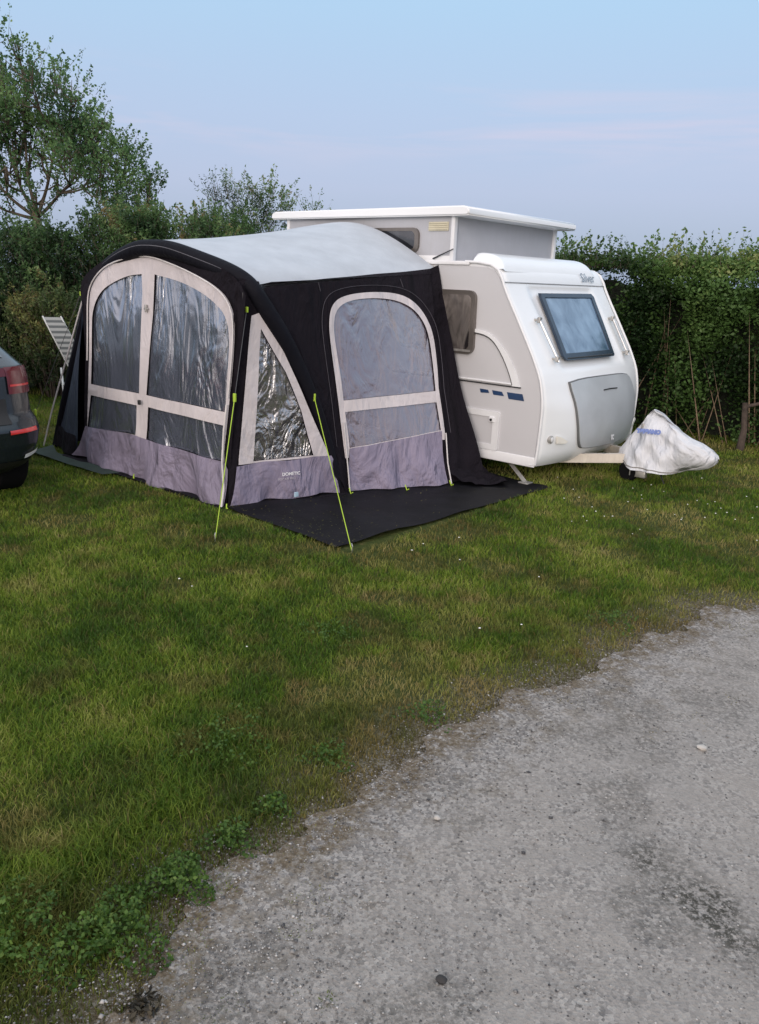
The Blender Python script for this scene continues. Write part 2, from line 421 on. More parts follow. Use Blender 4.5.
cdr = ramp(nt, tn, [(0, (.11, .09, .03)), (.5, (.24, .19, .065)), (1, (.40, .32, .15))])
c = mix(nt, dr, cgr, cdr)
d_ = bsdf(nt, c, .6, 0, None, .25); tr = N(nt, 'ShaderNodeBsdfTranslucent'); L.new(c, tr.inputs[0])
ms = N(nt, 'ShaderNodeMixShader'); ms.inputs[0].default_value = .3; L.new(d_, ms.inputs[1]); L.new(tr.outputs[0], ms.inputs[2]); finish(nt, ms.outputs[0]); GRASSM = m
x, y = scatter(680000, 1.15, 13.5)
s, t = w2l(x, y); d = edge_d(s, t)
patch = fbm(x*.9, y*.9, 51, 4); patch2 = fbm(x*3.5, y*3.5, 61, 3); p3_ = fbm(x*9, y*9, 71, 2)
bare = np.clip((patch*.55+patch2*.45-.535)*8, 0, 1)
keep = (rng.random(len(x)) < np.where(d > .16, 1.0, np.clip((d+.12)/.28, 0, 1)**1.5)*(1-.55*bare)*np.where(d < .35, .55+.45*np.clip((patch2-.42)*8, 0, 1), 1)) & ~occupied(s, t) & (d > -.1)
keep |= (d <= -.02) & (d > -.60) & (fbm(s*6, t*6, 95, 3)+.35*np.clip(d+.28, -.3, .28) > .60) & (rng.random(len(x)) < .5)
x, y, s, t, d, patch, patch2, p3_, bare = [q[keep] for q in (x, y, s, t, d, patch, patch2, p3_, bare)]
n = len(x)
hh = (.020+.026*rng.random(n)+.030*np.clip(patch2-.45, 0, 1)*2)*(.30+.70*np.clip(d/.4, 0, 1))*(1-.45*bare)
wild = np.exp(-((s-1.7)**2/.12+(t+5.4)**2/.8)); hh *= 1+.9*wild
ww = (.0021+.0019*rng.random(n))*(1+.22*np.maximum(0, y-2.5))
lush = np.clip((-4.6-t)/.5, 0, 1)
dry = np.clip(bare*.7*(1-.6*lush)+np.clip(1-d/.45, 0, 1)*.75*(1-.75*lush)+(rng.random(n) < .07)*.8+np.clip((p3_-.6)*3, 0, .5), 0, 1)
tint = np.clip(.42+(rng.random(n)-.5)*.6+(fbm(x*2.1, y*2.1, 81, 3)-.5)*1.2+(fbm(x*7, y*7, 83, 2)-.5)*.6, 0, 1)
gr = blades('lawn_grass', x, y, hh, ww, .35+.6*rng.random(n), [('tint', tint), ('dry', dry)], GRASSM)
tag(gr, 'short patchy lawn grass with dry brown spots around the awning', 'grass', kind='stuff')

# clover and low weeds along the road edge
def leafcloud(P, size, nrm_bias=.6, aspect=.62, rs=rng):
    """rhombic leaves at points P (n,3); returns verts, quads"""
    n = len(P)
    a = rs.normal(size=(n, 3)); a /= np.linalg.norm(a, axis=1)[:, None]
    nn = rs.normal(size=(n, 3)); nn[:, 2] += nrm_bias*2; nn /= np.linalg.norm(nn, axis=1)[:, None]
    u_ = np.cross(nn, a); u_ /= np.linalg.norm(u_, axis=1)[:, None]+1e-9; v_ = np.cross(nn, u_)
    sz = (size*(.6+.8*rs.random(n)))[:, None] if np.isscalar(size) else size[:, None]
    bend = nn*sz*.16
    W = np.stack([P-u_*sz*.5, P+v_*sz*aspect*.5-bend*.5, P+u_*sz*.5-bend, P-v_*sz*aspect*.5-bend*.5], 1)
    b = np.arange(n)*4; return W.reshape(-1, 3), np.stack([b, b+1, b+2, b+3], 1)
def leafmat(name, stops, trans=.35, rough=.5):
    m, nt, n_, L = newmat(name); tn = attr(nt, 'tint')
    c = ramp(nt, tn, stops); a = bsdf(nt, c, rough, 0, None, .3); tr = N(nt, 'ShaderNodeBsdfTranslucent'); L.new(c, tr.inputs[0])
    ms = N(nt, 'ShaderNodeMixShader'); ms.inputs[0].default_value = trans; L.new(a, ms.inputs[1]); L.new(tr.outputs[0], ms.inputs[2]); finish(nt, ms.outputs[0]); return m
WEEDM = leafmat('weed leaves', [(0, (.03, .07, .013)), (.5, (.07, .14, .025)), (1, (.14, .22, .045))])
pts = []
for (cs, ct, rs_, n, zz) in [(1.84, -5.42, .13, 1500, .08), (1.80, -5.18, .09, 1100, .07), (1.76, -4.95, .08, 500, .05), (1.74, -4.75, .06, 300, .04), (1.66, -5.6, .18, 1200, .08), (1.66, -4.4, .09, 350, .04), (1.75, -3.9, .10, 300, .04), (1.9, -2.4, .12, 300, .05), (.9, -3.6, .15, 350, .04), (1.3, -4.6, .2, 600, .05)]:
    a = rng.random(n)*6.283; r = np.sqrt(rng.random(n))*rs_*(1+.5*np.sin(a*3+ct)); 
    X, Y = l2w(cs+r*np.cos(a), ct+r*np.sin(a)); Z = .01+zz*rng.random(n)*(1.1-(r/rs_/1.5)**2)
    pts.append(np.stack([X, Y, np.maximum(Z, .008)], 1))
P = np.concatenate(pts); Vw, Qw = leafcloud(P, .013, .5, .7)
wd = np_mesh('ground_weeds', Vw, Qw, None, WEEDM, [('tint', np.repeat(np.clip(rng.random(len(P))*.7+P[:, 2]*3, 0, 1), 4))])
tag(wd, 'low clover and dark leafy weeds along the gravel edge', 'weeds', kind='stuff')

# daisies: white dots in the lawn
def octa(P, r, zs=1.0):
    n = len(P); r = np.broadcast_to(r, (n,)); D = np.array([[1, 0, 0], [0, 1, 0], [-1, 0, 0], [0, -1, 0], [0, 0, 1], [0, 0, -1]], float)
    ang = rng.random(n)*6.28; ca, sa = np.cos(ang), np.sin(ang)
    DD = np.repeat(D[None], n, 0)*(1+.45*(rng.random((n, 6, 1))-.5)); 
    X = DD[..., 0]*ca[:, None]-DD[..., 1]*sa[:, None]; Y = DD[..., 0]*sa[:, None]+DD[..., 1]*ca[:, None]
    W = np.stack([X, Y, DD[..., 2]*zs], 2)*r[:, None, None]+P[:, None, :]
    F_ = np.array([[0, 1, 4], [1, 2, 4], [2, 3, 4], [3, 0, 4], [1, 0, 5], [2, 1, 5], [3, 2, 5], [0, 3, 5]])
    return W.reshape(-1, 3), (np.arange(n)[:, None, None]*6+F_[None]).reshape(-1, 3)
DAISY = simple('daisy petals', (.75, .75, .72), .6)
dp = []
for (px, py) in [(-1.12, 4.25), (-1.06, 4.33), (-.62, 3.42), (.25, 5.3), (.35, 5.15), (.5, 5.4), (.2, 5.0), (.75, 3.9), (.62, 3.75), (1.0, 4.6), (2.4, 6.0), (2.8, 6.6), (.05, 5.45), (1.5, 5.9), (.6, 4.9)]:
    for k in range(random.choice([1, 1, 2])): dp.append((px+random.uniform(-.09, .09), py+random.uniform(-.09, .09), .05))
for k in range(38): dp.append((random.uniform(1.4, 3.3), random.uniform(5.4, 7.6), .05))
dp = np.array(dp)
_s, _t = w2l(dp[:, 0], dp[:, 1]); dp = dp[~((_s > -3.8) & (_s < .3) & (_t > -2.75) & (_t < .2))]
V_, T_ = octa(dp, .006+.003*rng.random(len(dp)), .5)
dz = np_mesh('daisies', V_, None, T_, DAISY); tag(dz, 'tiny white daisies sprinkled over the lawn', 'flowers', kind='stuff')

# loose grit
m, nt, n_, L = newmat('grit'); c = ramp(nt, attr(nt, 'tint'), [(0, (.06, .06, .065)), (.35, (.15, .145, .14)), (.75, (.27, .26, .25)), (1, (.5, .48, .46))]); finish(nt, bsdf(nt, c, .85, 0, None, .25)); GRIT = m
x, y = scatter(200000, 1.1, 5.2); s, t = w2l(x, y); d = edge_d(s, t)
dens = np.where(d > 0, np.clip(.8-d*3, 0, 1)*.9, np.clip(.10+.9*np.exp(d/.30), 0, 1))*(.35+1.3*np.clip((fbm(s*6, t*6, 91, 3)-.35)*2, 0, 1))
k = rng.random(len(x)) < dens; x, y, d = x[k], y[k], d[k]
r = .0016+.0034*rng.random(len(x))**3+.005*(rng.random(len(x)) < .006)
V_, T_ = octa(np.stack([x, y, .010+r*.3], 1), r, .6)
gv = np_mesh('loose_gravel', V_, None, T_, GRIT, [('tint', np.repeat(rng.random(len(x)), 6))]); tag(gv, 'loose grey grit scattered along the edge of the gravel road', 'gravel', kind='stuff')

# a few single stones and leaves on the road
def stone(at, r, col, label):
    bm = bmesh.new(); bmesh.ops.create_icosphere(bm, subdivisions=2, radius=1)
    mb = MB(); vs = []
    for v in bm.verts:
        q = v.co*(1+.35*noise.noise(v.co*1.3+Vector((at[0]*9, at[1]*7, 0)))); vs.append((at[0]+q.x*r, at[1]+q.y*r*.75, .012+r*.45+q.z*r*.55))
    mb.add(vs, [[w.index for w in f.verts] for f in bm.faces]); bm.free()
    solo(mb, 'stone', col, label, 'stone', at=(at[0], at[1], .01))
SW = simple('pale stone', (.42, .40, .37), .8); SD = simple('dark stone', (.03, .028, .028), .8)
stone((2.18, -4.41), .013, SW, 'small pale pebble on the gravel, nearest the grass edge')
stone((2.69, -3.34), .020, SW, 'larger flat pale stone on the gravel at the right')
stone((2.58, -4.93), .016, SD, 'small dark stone on the bare gravel in the foreground')
# dead tuft in the gravel
P = []
for k in range(160): 
    a = random.uniform(0, 6.28); r = random.random()*.045; P.append((*l2w(2.08+r*math.cos(a), -5.49+r*math.sin(a)), .012+random.random()*.02))
Vw, Qw = leafcloud(np.array(P), .018, .4, .4)
tf = np_mesh('dead_tuft', Vw, Qw, None, leafmat('dead tuft', [(0, (.012, .012, .01)), (1, (.06, .05, .03))], .1), [('tint', np.repeat(rng.random(len(P)), 4))])
tag(tf, 'small dark dead plant tuft on the gravel beside the weeds', 'plant')

# ================================================================== GROUNDSHEETS
def mat_map(s, t):
    z = .016+.02*noise.noise(Vector((s*2.2, t*2.2, 0)))+.014*abs(noise.noise(Vector((s*5+t*3, t*2, 3))))
    return (s, t, max(z, .012))
mb = MB().patch([(-3.72, -2.56), (-2.4, -2.55), (-1.2, -2.53), (-.7, -2.545), (-.35, -2.575), (-.02, -2.60), (.02, -2.2), (.06, -1.6), (.08, -1.0), (.12, -.5), (.17, -.03), (.1, .02), (-.3, .06), (-3.72, .05)], mat_map, step=.05)
solo(mb, 'groundsheet', MATM, 'black plastic groundsheet under the awning, its edge spread over the grass', 'groundsheet', at=(-1.8, -1.3, .01))
cp_s = rng.uniform(-1.2, .1, 420); cp_t = -2.55+2.2*rng.random(420)**2; cp_x, cp_y = l2w(cp_s, cp_t)
V_, Q_ = leafcloud(np.stack([cp_x, cp_y, np.full(420, .042)], 1), .016, 3.0, .16)
cl_ = np_mesh('grass_clippings', V_, Q_, None, GRASSM, [('tint', np.repeat(rng.random(420), 4)), ('dry', np.full(1680, .6))]); tag(cl_, 'dry grass bits lying on the black groundsheet', 'grass bits', kind='stuff')
mb = MB().patch([(-3.95, -2.70), (-3.3, -2.72), (-2.7, -2.7), (-2.65, -2.56), (-3.75, -2.55), (-4.1, -2.4)], lambda s, t: (s, t, .035+.008*noise.noise(Vector((s*5, t*5, 0)))), step=.06)
solo(mb, 'door_mat', MATG, 'dark green mat on the grass at the left foot of the awning', 'mat', at=(-3.3, -2.65, .03))

# ================================================================== AWNING
aw = thing('awning', 'black and grey inflatable caravan awning with arched clear windows and pale roof', 'awning', (-2.4, -1.3, 0))
def nz(a, b, c, k=1.0): return noise.noise(Vector((a*k, b*k, c*k)))
def FP(o=0.0, w=1.0):
    def f(s, z):
        fold = .012*nz(s*2.6, 0, z*1.2+3)*w
        if z < .45: fold += (.45-z)*(.10*math.sin(s*8+z*2.5+nz(s*2, 1, z)*4)+.05*math.sin(s*19-z*5))*w
        sag = -.03*math.sin(max(0, min(1, (s+3.4)/2.2))*math.pi)*math.sin(min(1, z/1.7)*math.pi)
        return (s, -2.5+.06*z-fold-o+sag*0, z)
    return f
def sb(t): return -.95+.12*(t+1.5) if t < -1.5 else -.95+.51*(t+1.5)
def SP(o=0.0):
    def f(t, z):
        s = sb(t)+(-1.22-sb(t))*z/1.9
        fold = .012*nz(t*3, 2, z*1.3)+((.06*math.sin(t*15+z*3)+.03*math.sin(t*31-z*8))*max(0, .5-z) if z < .5 else 0)
        return (s+fold+o, t, z)
    return f
def plane(A, B, C):
    A, B, C = Vector(A), Vector(B), Vector(C); n = (B-A).cross(C-A)
    return n, n.dot(A)
TPn, TPd = plane((-1.28, -2.5, 0), (-1.2, -2.28, 1.66), (-.95, -1.5, 0))
def TP(o=0.0):
    def f(t, z):
        s = (TPd-TPn.y*t-TPn.z*z)/TPn.x
        fold = .010*nz(t*4, 5, z*2)+(.045*math.sin(t*13+1+z*3)*max(0, .38-z)*2+.02*math.sin(t*27-z*9)*max(0, .38-z)*2 if z < .36 else 0)
        return (s+fold+o, t, z)
    return f
def arc(P, n=3):
    """smooth an open polyline (Chaikin)"""
    for _ in range(n):
        Q = [P[0]]
        for a, b in zip(P[:-1], P[1:]):
            Q += [(a[0]*.75+b[0]*.25, a[1]*.75+b[1]*.25), (a[0]*.25+b[0]*.75, a[1]*.25+b[1]*.75)]
        P = Q+[P[-1]]
    return P
# window openings of the front (s,z)
lwin = [(-3.205, .742), (-2.453, .745)]+arc([(-2.43, 1.2), (-2.41, 1.55), (-2.425, 1.715)][:2])[:0]+[(-2.41, 1.55), (-2.428, 1.716)]+arc([(-2.428, 1.716), (-2.62, 1.70), (-2.822, 1.64), (-3.0, 1.57), (-3.11, 1.48), (-3.175, 1.36), (-3.185, 1.2), (-3.19, 1.0)])[1:]
rwin = [(-2.343, .745), (-1.315, .738)]+arc([(-1.30, 1.1), (-1.298, 1.323), (-1.36, 1.46), (-1.50, 1.545), (-1.64, 1.605), (-1.9, 1.675), (-2.242, 1.718)])+[(-2.25, 1.4)]
lwinlow = [(-3.205, .643), (-3.262, .348), (-2.498, .385), (-2.49, .640)]
rwinlow = [(-2.316, .648), (-2.336, .372), (-1.336, .348), (-1.318, .633)]
trim_arch = arc([(-3.24, .95), (-3.228, 1.2), (-3.225, 1.485), (-3.18, 1.60), (-3.07, 1.695), (-2.915, 1.768), (-2.70, 1.825), (-2.468, 1.858), (-2.25, 1.85), (-2.055, 1.815), (-1.83, 1.765), (-1.632, 1.71), (-1.46, 1.65), (-1.325, 1.57), (-1.245, 1.45), (-1.235, 1.27), (-1.25, 1.0), (-1.267, .844)])
trim_out = [(-3.267, .345)]+trim_arch+[(-1.325, .345)]
beam_in = arc([(-3.36, 1.42), (-3.40, 1.58), (-3.30, 1.70), (-3.05, 1.80), (-2.80, 1.875), (-2.37, 1.955), (-2.1, 1.945), (-1.77, 1.88), (-1.42, 1.79), (-1.22, 1.70), (-1.14, 1.60)])
front_out = [(-3.50, .02), (-3.34, .34), (-3.32, 1.0)]+beam_in+[(-1.15, 1.45), (-1.20, 1.0), (-1.25, .4), (-1.28, .012)]
fp_ = MB().patch(front_out, FP(), [lwin, rwin, lwinlow, rwinlow], .05)
front = fp_.build('front_panel', BLACKF, aw)
MB().patch(trim_out, FP(.012), [lwin, rwin, lwinlow, rwinlow], .045).build('window_surround', TRIMF, aw)
MB().patch([(-3.525, .045), (-3.42, .18), (-3.285, .352), (-2.488, .385), (-2.336, .376), (-1.315, .352), (-1.272, .30), (-1.283, .010), (-1.9, .004), (-2.483, .012), (-3.1, .03)], FP(.020), [], .035).build('lower_skirt', SKIRTF, aw)
for w_, o_ in ((lwin, 'window'), (rwin, 'window'), (lwinlow, 'window'), (rwinlow, 'window')):
    MB().patch(w_, FP(-.004, 1.6), [], .03).build(o_, VFRONT, aw)
# zip line and pipes on the front
MB().tube([FP(.03)(s, z) for s, z in trim_arch[::3]], .006, 6).build('zip', PIPE, aw)
MB().tube([FP(.034)(s, z) for s, z in [(-1.275, .80), (-1.30, .6), (-1.325, .35), (-1.30, .15), (-1.29, .01)]], .009, 6).build('piping', PIPE, aw)
MB().box((-2.335, -2.455, 1.42), (-2.315, -2.435, 1.48), .004).box((-2.355, -2.45, 1.44), (-2.30, -2.44, 1.452), .003).build('toggle', STEEL, aw)
MB().box((-2.41, -2.51, .66), (-2.385, -2.49, .70), .004).build('toggle', DKRUB, aw)
# corner panel
tri_out = [(-2.30, 1.455), (-2.19, 1.495), (-1.92, .92), (-1.655, .345), (-2.41, .335)]
tri_in = [(-2.225, 1.36), (-2.288, .352), (-1.795, .36), (-1.90, .72), (-2.03, 1.03)]
tri_base = [(-2.495, .01), (-2.475, .4), (-2.455, 1.0), (-2.42, 1.60), (-2.38, 1.72), (-2.24, 1.70), (-2.1, 1.33), (-1.9, .86), (-1.69, .41), (-1.50, .01)]
MB().patch(tri_base, TP(), [tri_in], .05).build('corner_panel', BLACKF, aw)
MB().patch(tri_out, TP(.010), [tri_in], .04).build('window_surround', TRIMF, aw)
MB().patch(tri_in, TP(-.004), [], .03).build('window', VTRI, aw)
MB().patch([(-2.49, .012), (-2.43, .325), (-2.2, .345), (-2.0, .335), (-1.8, .350), (-1.64, .345), (-1.60, .28), (-1.56, .02), (-1.8, .035), (-2.0, .02), (-2.2, .03)], TP(.018), [], .035).build('lower_skirt', SKIRTF, aw)
# side panel with its door
door_out = [(-1.467, .024), (-1.480, .40), (-1.50, .765)]+arc([(-1.515, .95), (-1.535, 1.2), (-1.541, 1.40), (-1.49, 1.545), (-1.346, 1.615), (-1.023, 1.648), (-.70, 1.640), (-.53, 1.58), (-.43, 1.47), (-.39, 1.32), (-.44, 1.08), (-.50, .84)])+[(-.545, .458), (-.602, .05)]
din_up = [(-1.453, .775)]+arc([(-1.46, .95), (-1.478, 1.15), (-1.495, 1.36), (-1.45, 1.505), (-1.30, 1.575), (-.995, 1.600), (-.72, 1.580), (-.55, 1.51), (-.47, 1.40), (-.455, 1.28), (-.50, 1.03)])+[(-.540, .815)]
din_lo = [(-1.449, .679), (-.556, .718), (-.575, .475), (-1.432, .375)]
side_out = [(-1.50, .012), (-1.70, .42), (-1.92, .90), (-2.12, 1.35), (-2.20, 1.55), (-2.17, 1.66), (-1.75, 1.70), (-1.288, 1.735), (-.7, 1.785), (-.161, 1.825), (-.24, 1.60), (-.33, 1.36), (-.43, .98), (-.52, .55), (-.58, .30), (-.585, .012)]
MB().patch(side_out, SP(), [din_up, din_lo], .05).build('side_panel', BLACKF, aw)
MB().patch([(-1.44, .372), (-1.449, .679), (-1.453, .775), (-1.453, .775)][:0] or door_out[1:-1]+[(-.565, .30), (-.575, .475), (-1.432, .375), (-1.475, .30)][0:3], SP(.012), [din_up, din_lo], .045) if False else None
ring = [(-1.478, .30)]+door_out[1:-1]+[(-.572, .30), (-.606, .30), (-.606, .472), (-1.452, .372), (-1.452, .30)]
ring = [(-1.476, .30)]+door_out[2:-1]+[(-.556, .40), (-.580, .40), (-.574, .476), (-1.430, .376), (-1.440, .30)]
MB().patch(ring, SP(.012), [din_up, [(-1.447, .681), (-.558, .720), (-.577, .482), (-1.430, .382)]], .04).build('window_surround', TRIMF, aw)
MB().patch(din_up, SP(-.004), [], .035).build('window', VDOOR, aw)
MB().patch(din_lo, SP(-.004), [], .035).build('window', VDOOR, aw)
MB().patch([(-1.432, .378), (-.573, .478), (-.60, .30), (-.622, .035), (-.9, .02), (-1.2, .03), (-1.462, .02)], SP(.016), [], .035).build('door_skirt', SKIRTF, aw)
MB().tube([SP(.03)(t, z) for t, z in [(-1.478, .60), (-1.475, .4), (-1.470, .2), (-1.466, .03)]], .006, 6).build('zip', PIPE, aw); MB().tube([SP(.03)(t, z) for t, z in [(-.55, .46), (-.585, .2), (-.605, .03)]], .006, 6).build('zip', PIPE, aw)
SEAM = simple('stitched seam', (.07, .065, .08), .8)
_cx, _cz = -1.0, .85
for sc_ in (1.13,):
    MB().tube([SP(.006)(_cx+(a-_cx)*sc_, _cz+(b-_cz)*(1.07 if b > _cz else 1)) for a, b in door_out[1:-1]], .0022, 5).build('seam', SEAM, aw)
for tt in (-1.62, -.62):
    MB().tube([SP(.005)(tt+(.02 if tt < -1 else .01)*k, 1.71+.02*k+(.05 if tt > -1 else 0)-.045*k*2) for k in range(0, 2)], .0022, 5).build('seam', SEAM, aw)
# edge flap against the caravan
def flap(u_, v_):
    a = Vector((-1.22+.02*u_, -.16+.14*u_, 1.85+.05*u_)); b = Vector((-.56+.13*u_, -.58+.42*u_, .03))
    p = a.lerp(b, v_); bow = .05*math.sin(v_*math.pi)*u_
    return (p.x-bow+.012*math.sin(u_*9+v_*14)*v_+.03*math.sin(u_*7)*v_*v_, p.y, p.z)
MB().grid(flap, 14, 36).build('draught_flap', BLACKF, aw)
MB().patch([(-.62, -.62), (-.30, -.50), (-.12, -.22), (-.40, -.02), (-.62, -.1)], lambda s, t: (s, t, .05+.05*nz(s*6, t*6, 0)+.03*nz(s*14, t*14, 2)+max(0, -.35-s)*.3), [], .03).build('mud_flap', BLACKF, aw)
MB().tube([FP(.03)(s, z) for s, z in [(-3.58, .03), (-3.0, .015), (-2.5, .0), (-1.9, .0), (-1.28, .0)]], [.028, .03, .022, .018, .012], 8, flat=.6).build('mud_flap', BLACKF, aw)
MB().tube([TP(.02)(t, z) for t, z in [(-2.5, .005), (-2.2, .01), (-1.9, .005), (-1.5, .01)]], .02, 8, flat=.6).build('mud_flap', BLACKF, aw)
# air beam: inclined arch, right leg swept back, left leg splayed out
R_ = .066
arch = [(-3.40, 1.585), (-3.172+.01, 1.72), (-2.804, 1.842), (-2.45, 1.918), (-2.2, 1.922), (-2.0, 1.905), (-1.768, 1.852), (-1.42, 1.765), (-1.25, 1.69), (-1.185, 1.585)]
bp_ = [Vector((-4.14, -2.34, .02)), Vector((-3.96, -2.30, .5)), Vector((-3.74, -2.26, 1.0)), Vector((-3.53, -2.24, 1.42))]+[Vector((a, -1.5-.47*b, b)) for a, b in arch]+[Vector((-1.12, -1.97, 1.20)), Vector((-1.06, -1.71, .68)), Vector((-.985, -1.53, .06))]
def chaikin3(P, n=3):
    for _ in range(n):
        Q = [P[0]]
        for a, b in zip(P[:-1], P[1:]): Q += [a*.75+b*.25, a*.25+b*.75]
        P = Q+[P[-1]]
    return P
bs_ = chaikin3(bp_, 3)
def beam_r(p): return R_*(1 if p.z > 1.4 else .55+.45*max(0, p.z/1.4)) if p.x > -2 else R_*(.6+.4*min(1, p.z/1.4))
MB().tube(bs_, [beam_r(p) for p in bs_], 14).build('air_beam', BEAMF, aw)
MB().tube([p+Vector((0, -beam_r(p)*.92, beam_r(p)*.25)) for p in bs_ if p.z > .9], .004, 5).build('seam', simple('seam thread', (.12, .12, .14), .7), aw)
# roof: loft from beam arch to the caravan rail
top = [p for p in bs_ if p.z > 1.60 and p.x > -3.5]
def interp3(P, k):
    L = [0]
    for a, b in zip(P[:-1], P[1:]): L.append(L[-1]+(b-a).length)
    x = k*L[-1]
    for i in range(len(P)-1):
        if x <= L[i+1] or i == len(P)-2:
            w = (x-L[i])/(L[i+1]-L[i]); return P[i].lerp(P[i+1], w)
rear = chaikin3([Vector((-3.70, -.06, 1.86)), Vector((-3.40, -.05, 2.05)), Vector((-3.05, -.04, 2.22)), Vector((-2.7, -.03, 2.29)), Vector((-2.3, -.03, 2.295)), Vector((-1.99, -.03, 2.235)), Vector((-1.6, -.03, 2.07)), Vector((-1.23, -.03, 1.868))], 2)
def roof(u_, v_):
    a = interp3(top, u_)+Vector((0, 0, .055)); b = interp3(rear, u_); p = a.lerp(b, v_)
    p.z += -.035*math.sin(v_*math.pi)*math.sin(u_*math.pi)+.05*math.sin(v_*math.pi)*0
    p.z += .006*nz(p.x*2, p.y*2, 7)
    return p
MB().grid(roof, 60, 30).build('roof', ROOFF, aw)
# eave gusset joining roof edge and side panel
def gus(u_, v_):
    r = Vector(roof(1, v_)); q = Vector(SP(.004)(-2.10+v_*1.95, 1.70+.115*v_)); p = r.lerp(q, u_); return p
MB().grid(gus, 4, 20).build('eave_panel', BLACKF, aw)
# left wing panel and left wall
def wing(u_, v_):
    a = Vector((-3.34, -2.42, 1.45)).lerp(Vector((-3.50, -2.50, .03)), v_); b = Vector((-3.50, -2.26, 1.50)).lerp(Vector((-4.12, -2.36, .03)), v_)
    p = a.lerp(b, u_); return (p.x, p.y-.02*math.sin(u_*8+v_*5)*v_, p.z)
MB().grid(wing, 10, 24).build('side_wing', MESHF, aw)
def wingb(u_, v_): 
    p = Vector(wing(u_, .86+.14*v_)); return (p.x, p.y-.02, p.z)
MB().grid(wingb, 8, 4).build('mud_flap', BLACKF, aw)
def lwall(u_, v_):
    i = interp3([p for p in bs_ if p.x < -3.38], v_); b = Vector((-4.2, -.06, .03)).lerp(Vector((-3.70, -.06, 1.86)), v_); p = i.lerp(b, u_)
    return (p.x, p.y, p.z)
MB().grid(lwall, 20, 20).build('side_panel', BLACKF, aw)
wp = [Vector((-3.47, -2.33, 1.50)), Vector((-3.66, -2.36, 1.12)), Vector((-3.80, -2.39, .82)), Vector((-3.98, -2.44, .42)), Vector((-4.13, -2.48, .03))]
MB().tube(chaikin3(wp, 2), .008, 6).build('piping', PIPE, aw)
# yellow shoulder tags
for p in ((-3.46, -2.36, 1.52), (-1.17, -2.37, 1.50)):
    MB().box((p[0]-.012, p[1]-.008, p[2]-.02), (p[0]+.012, p[1]+.008, p[2]+.02), .003).build('toggle', YEL, aw)
MB().tube([(-1.175, -2.40, 1.62), (-1.172, -2.40, 1.52)], .004, 6).build('strap', CORD, aw)
# guy lines
def guy(p0, p1, yfrom=0.0, peg=True):
    a, b = Vector(p0), Vector(p1); k = a.lerp(b, yfrom)
    g = MB().tube([k, b], .0034, 6).build('guy_line', YEL, aw)
    if yfrom > 0: MB().tube([a, k], .0028, 6).build('cord', CORD, g)
    MB().box((k.x-.012, k.y-.008, k.z-.03), (k.x+.012, k.y+.008, k.z+.03), .004).build('line_adjuster', YEL, g)
    d = (a-b).normalized()
    if peg: MB().tube([b+Vector((0, 0, -.03)), b+Vector((-d.x*.02, -d.y*.02, .035)), b+Vector((d.x*.01, d.y*.01, .045))], .004, 6).build('tent_peg', STEEL, g)
guy((-1.17, -2.37, 1.50), (-.69, -3.07, .01), .40)
guy((-1.03, -1.80, .83), (.10, -2.56, .01))
guy((-3.46, -2.36, 1.52), (-3.90, -2.85, .01), .72)
guy((-4.3, -.4, .9), (-6.1, -1.0, .01))
for p in [(-.90, -1.50), (-.66, -1.05), (-.50, -.62)]:
    MB().tube([(p[0], p[1], .06), (p[0]+.03, p[1]-.01, .02), (p[0]+.05, p[1]-.01, .035)], .005, 6).build('peg_loop', YEL, aw)
for p in [(-2.48, -2.53), (-1.22, -2.54)]:
    MB().tube([(p[0], p[1], .05), (p[0]+.02, p[1]-.02, .02), (p[0]+.045, p[1]-.03, .03)], .005, 6).build('peg_loop', YEL, aw)
MB().box((-1.07, -1.975, .035), (-1.055, -1.93, .075), .002).build('care_tag', simple('pale blue tag', (.4, .55, .65), .6), aw)

def text(body, size, M, m, parent, name, bold=.0, ext=.0008):
    cu = bpy.data.curves.new('txt', 'FONT'); cu.body = body; cu.size = size; cu.align_x = 'CENTER'; cu.align_y = 'CENTER'; cu.extrude = ext; cu.offset = bold
    tmp = bpy.data.objects.new('txt', cu); COL.objects.link(tmp); bpy.context.view_layer.update()
    me = bpy.data.meshes.new_from_object(tmp.evaluated_get(bpy.context.evaluated_depsgraph_get()))
    bpy.data.objects.remove(tmp); bpy.data.curves.remove(cu)
    off = Vector(parent['_off']); me.transform(Matrix.Translation(-off) @ M); me.materials.clear(); me.materials.append(m); me.name = name
    o = bpy.data.objects.new(name, me); COL.objects.link(o); o.parent = parent; o['_off'] = tuple(off); return o
def onplane(P, xd, up):
    x = Vector(xd).normalized(); n = x.cross(Vector(up)).normalized(); y = n.cross(x)
    return Matrix((( x.x, y.x, n.x, P[0]), (x.y, y.y, n.y, P[1]), (x.z, y.z, n.z, P[2]), (0, 0, 0, 1)))
tn_ = TPn.normalized(); tn_ = tn_ if tn_.x > 0 else -tn_
xd = Vector((0, 0, 1)).cross(tn_)
pc = Vector(TP(.0)(-2.0, .235)); pc += tn_*.045
text('DOMETIC', .036, onplane(pc, xd, (0, 0, 1)), LOGOW, aw, 'logo', .0006)
pc2 = Vector(TP(.0)(-2.03, .195)); pc2 += tn_*.045
text('POP AIR PRO', .026, onplane(pc2, xd, (0, 0, 1)), LOGOD, aw, 'logo')

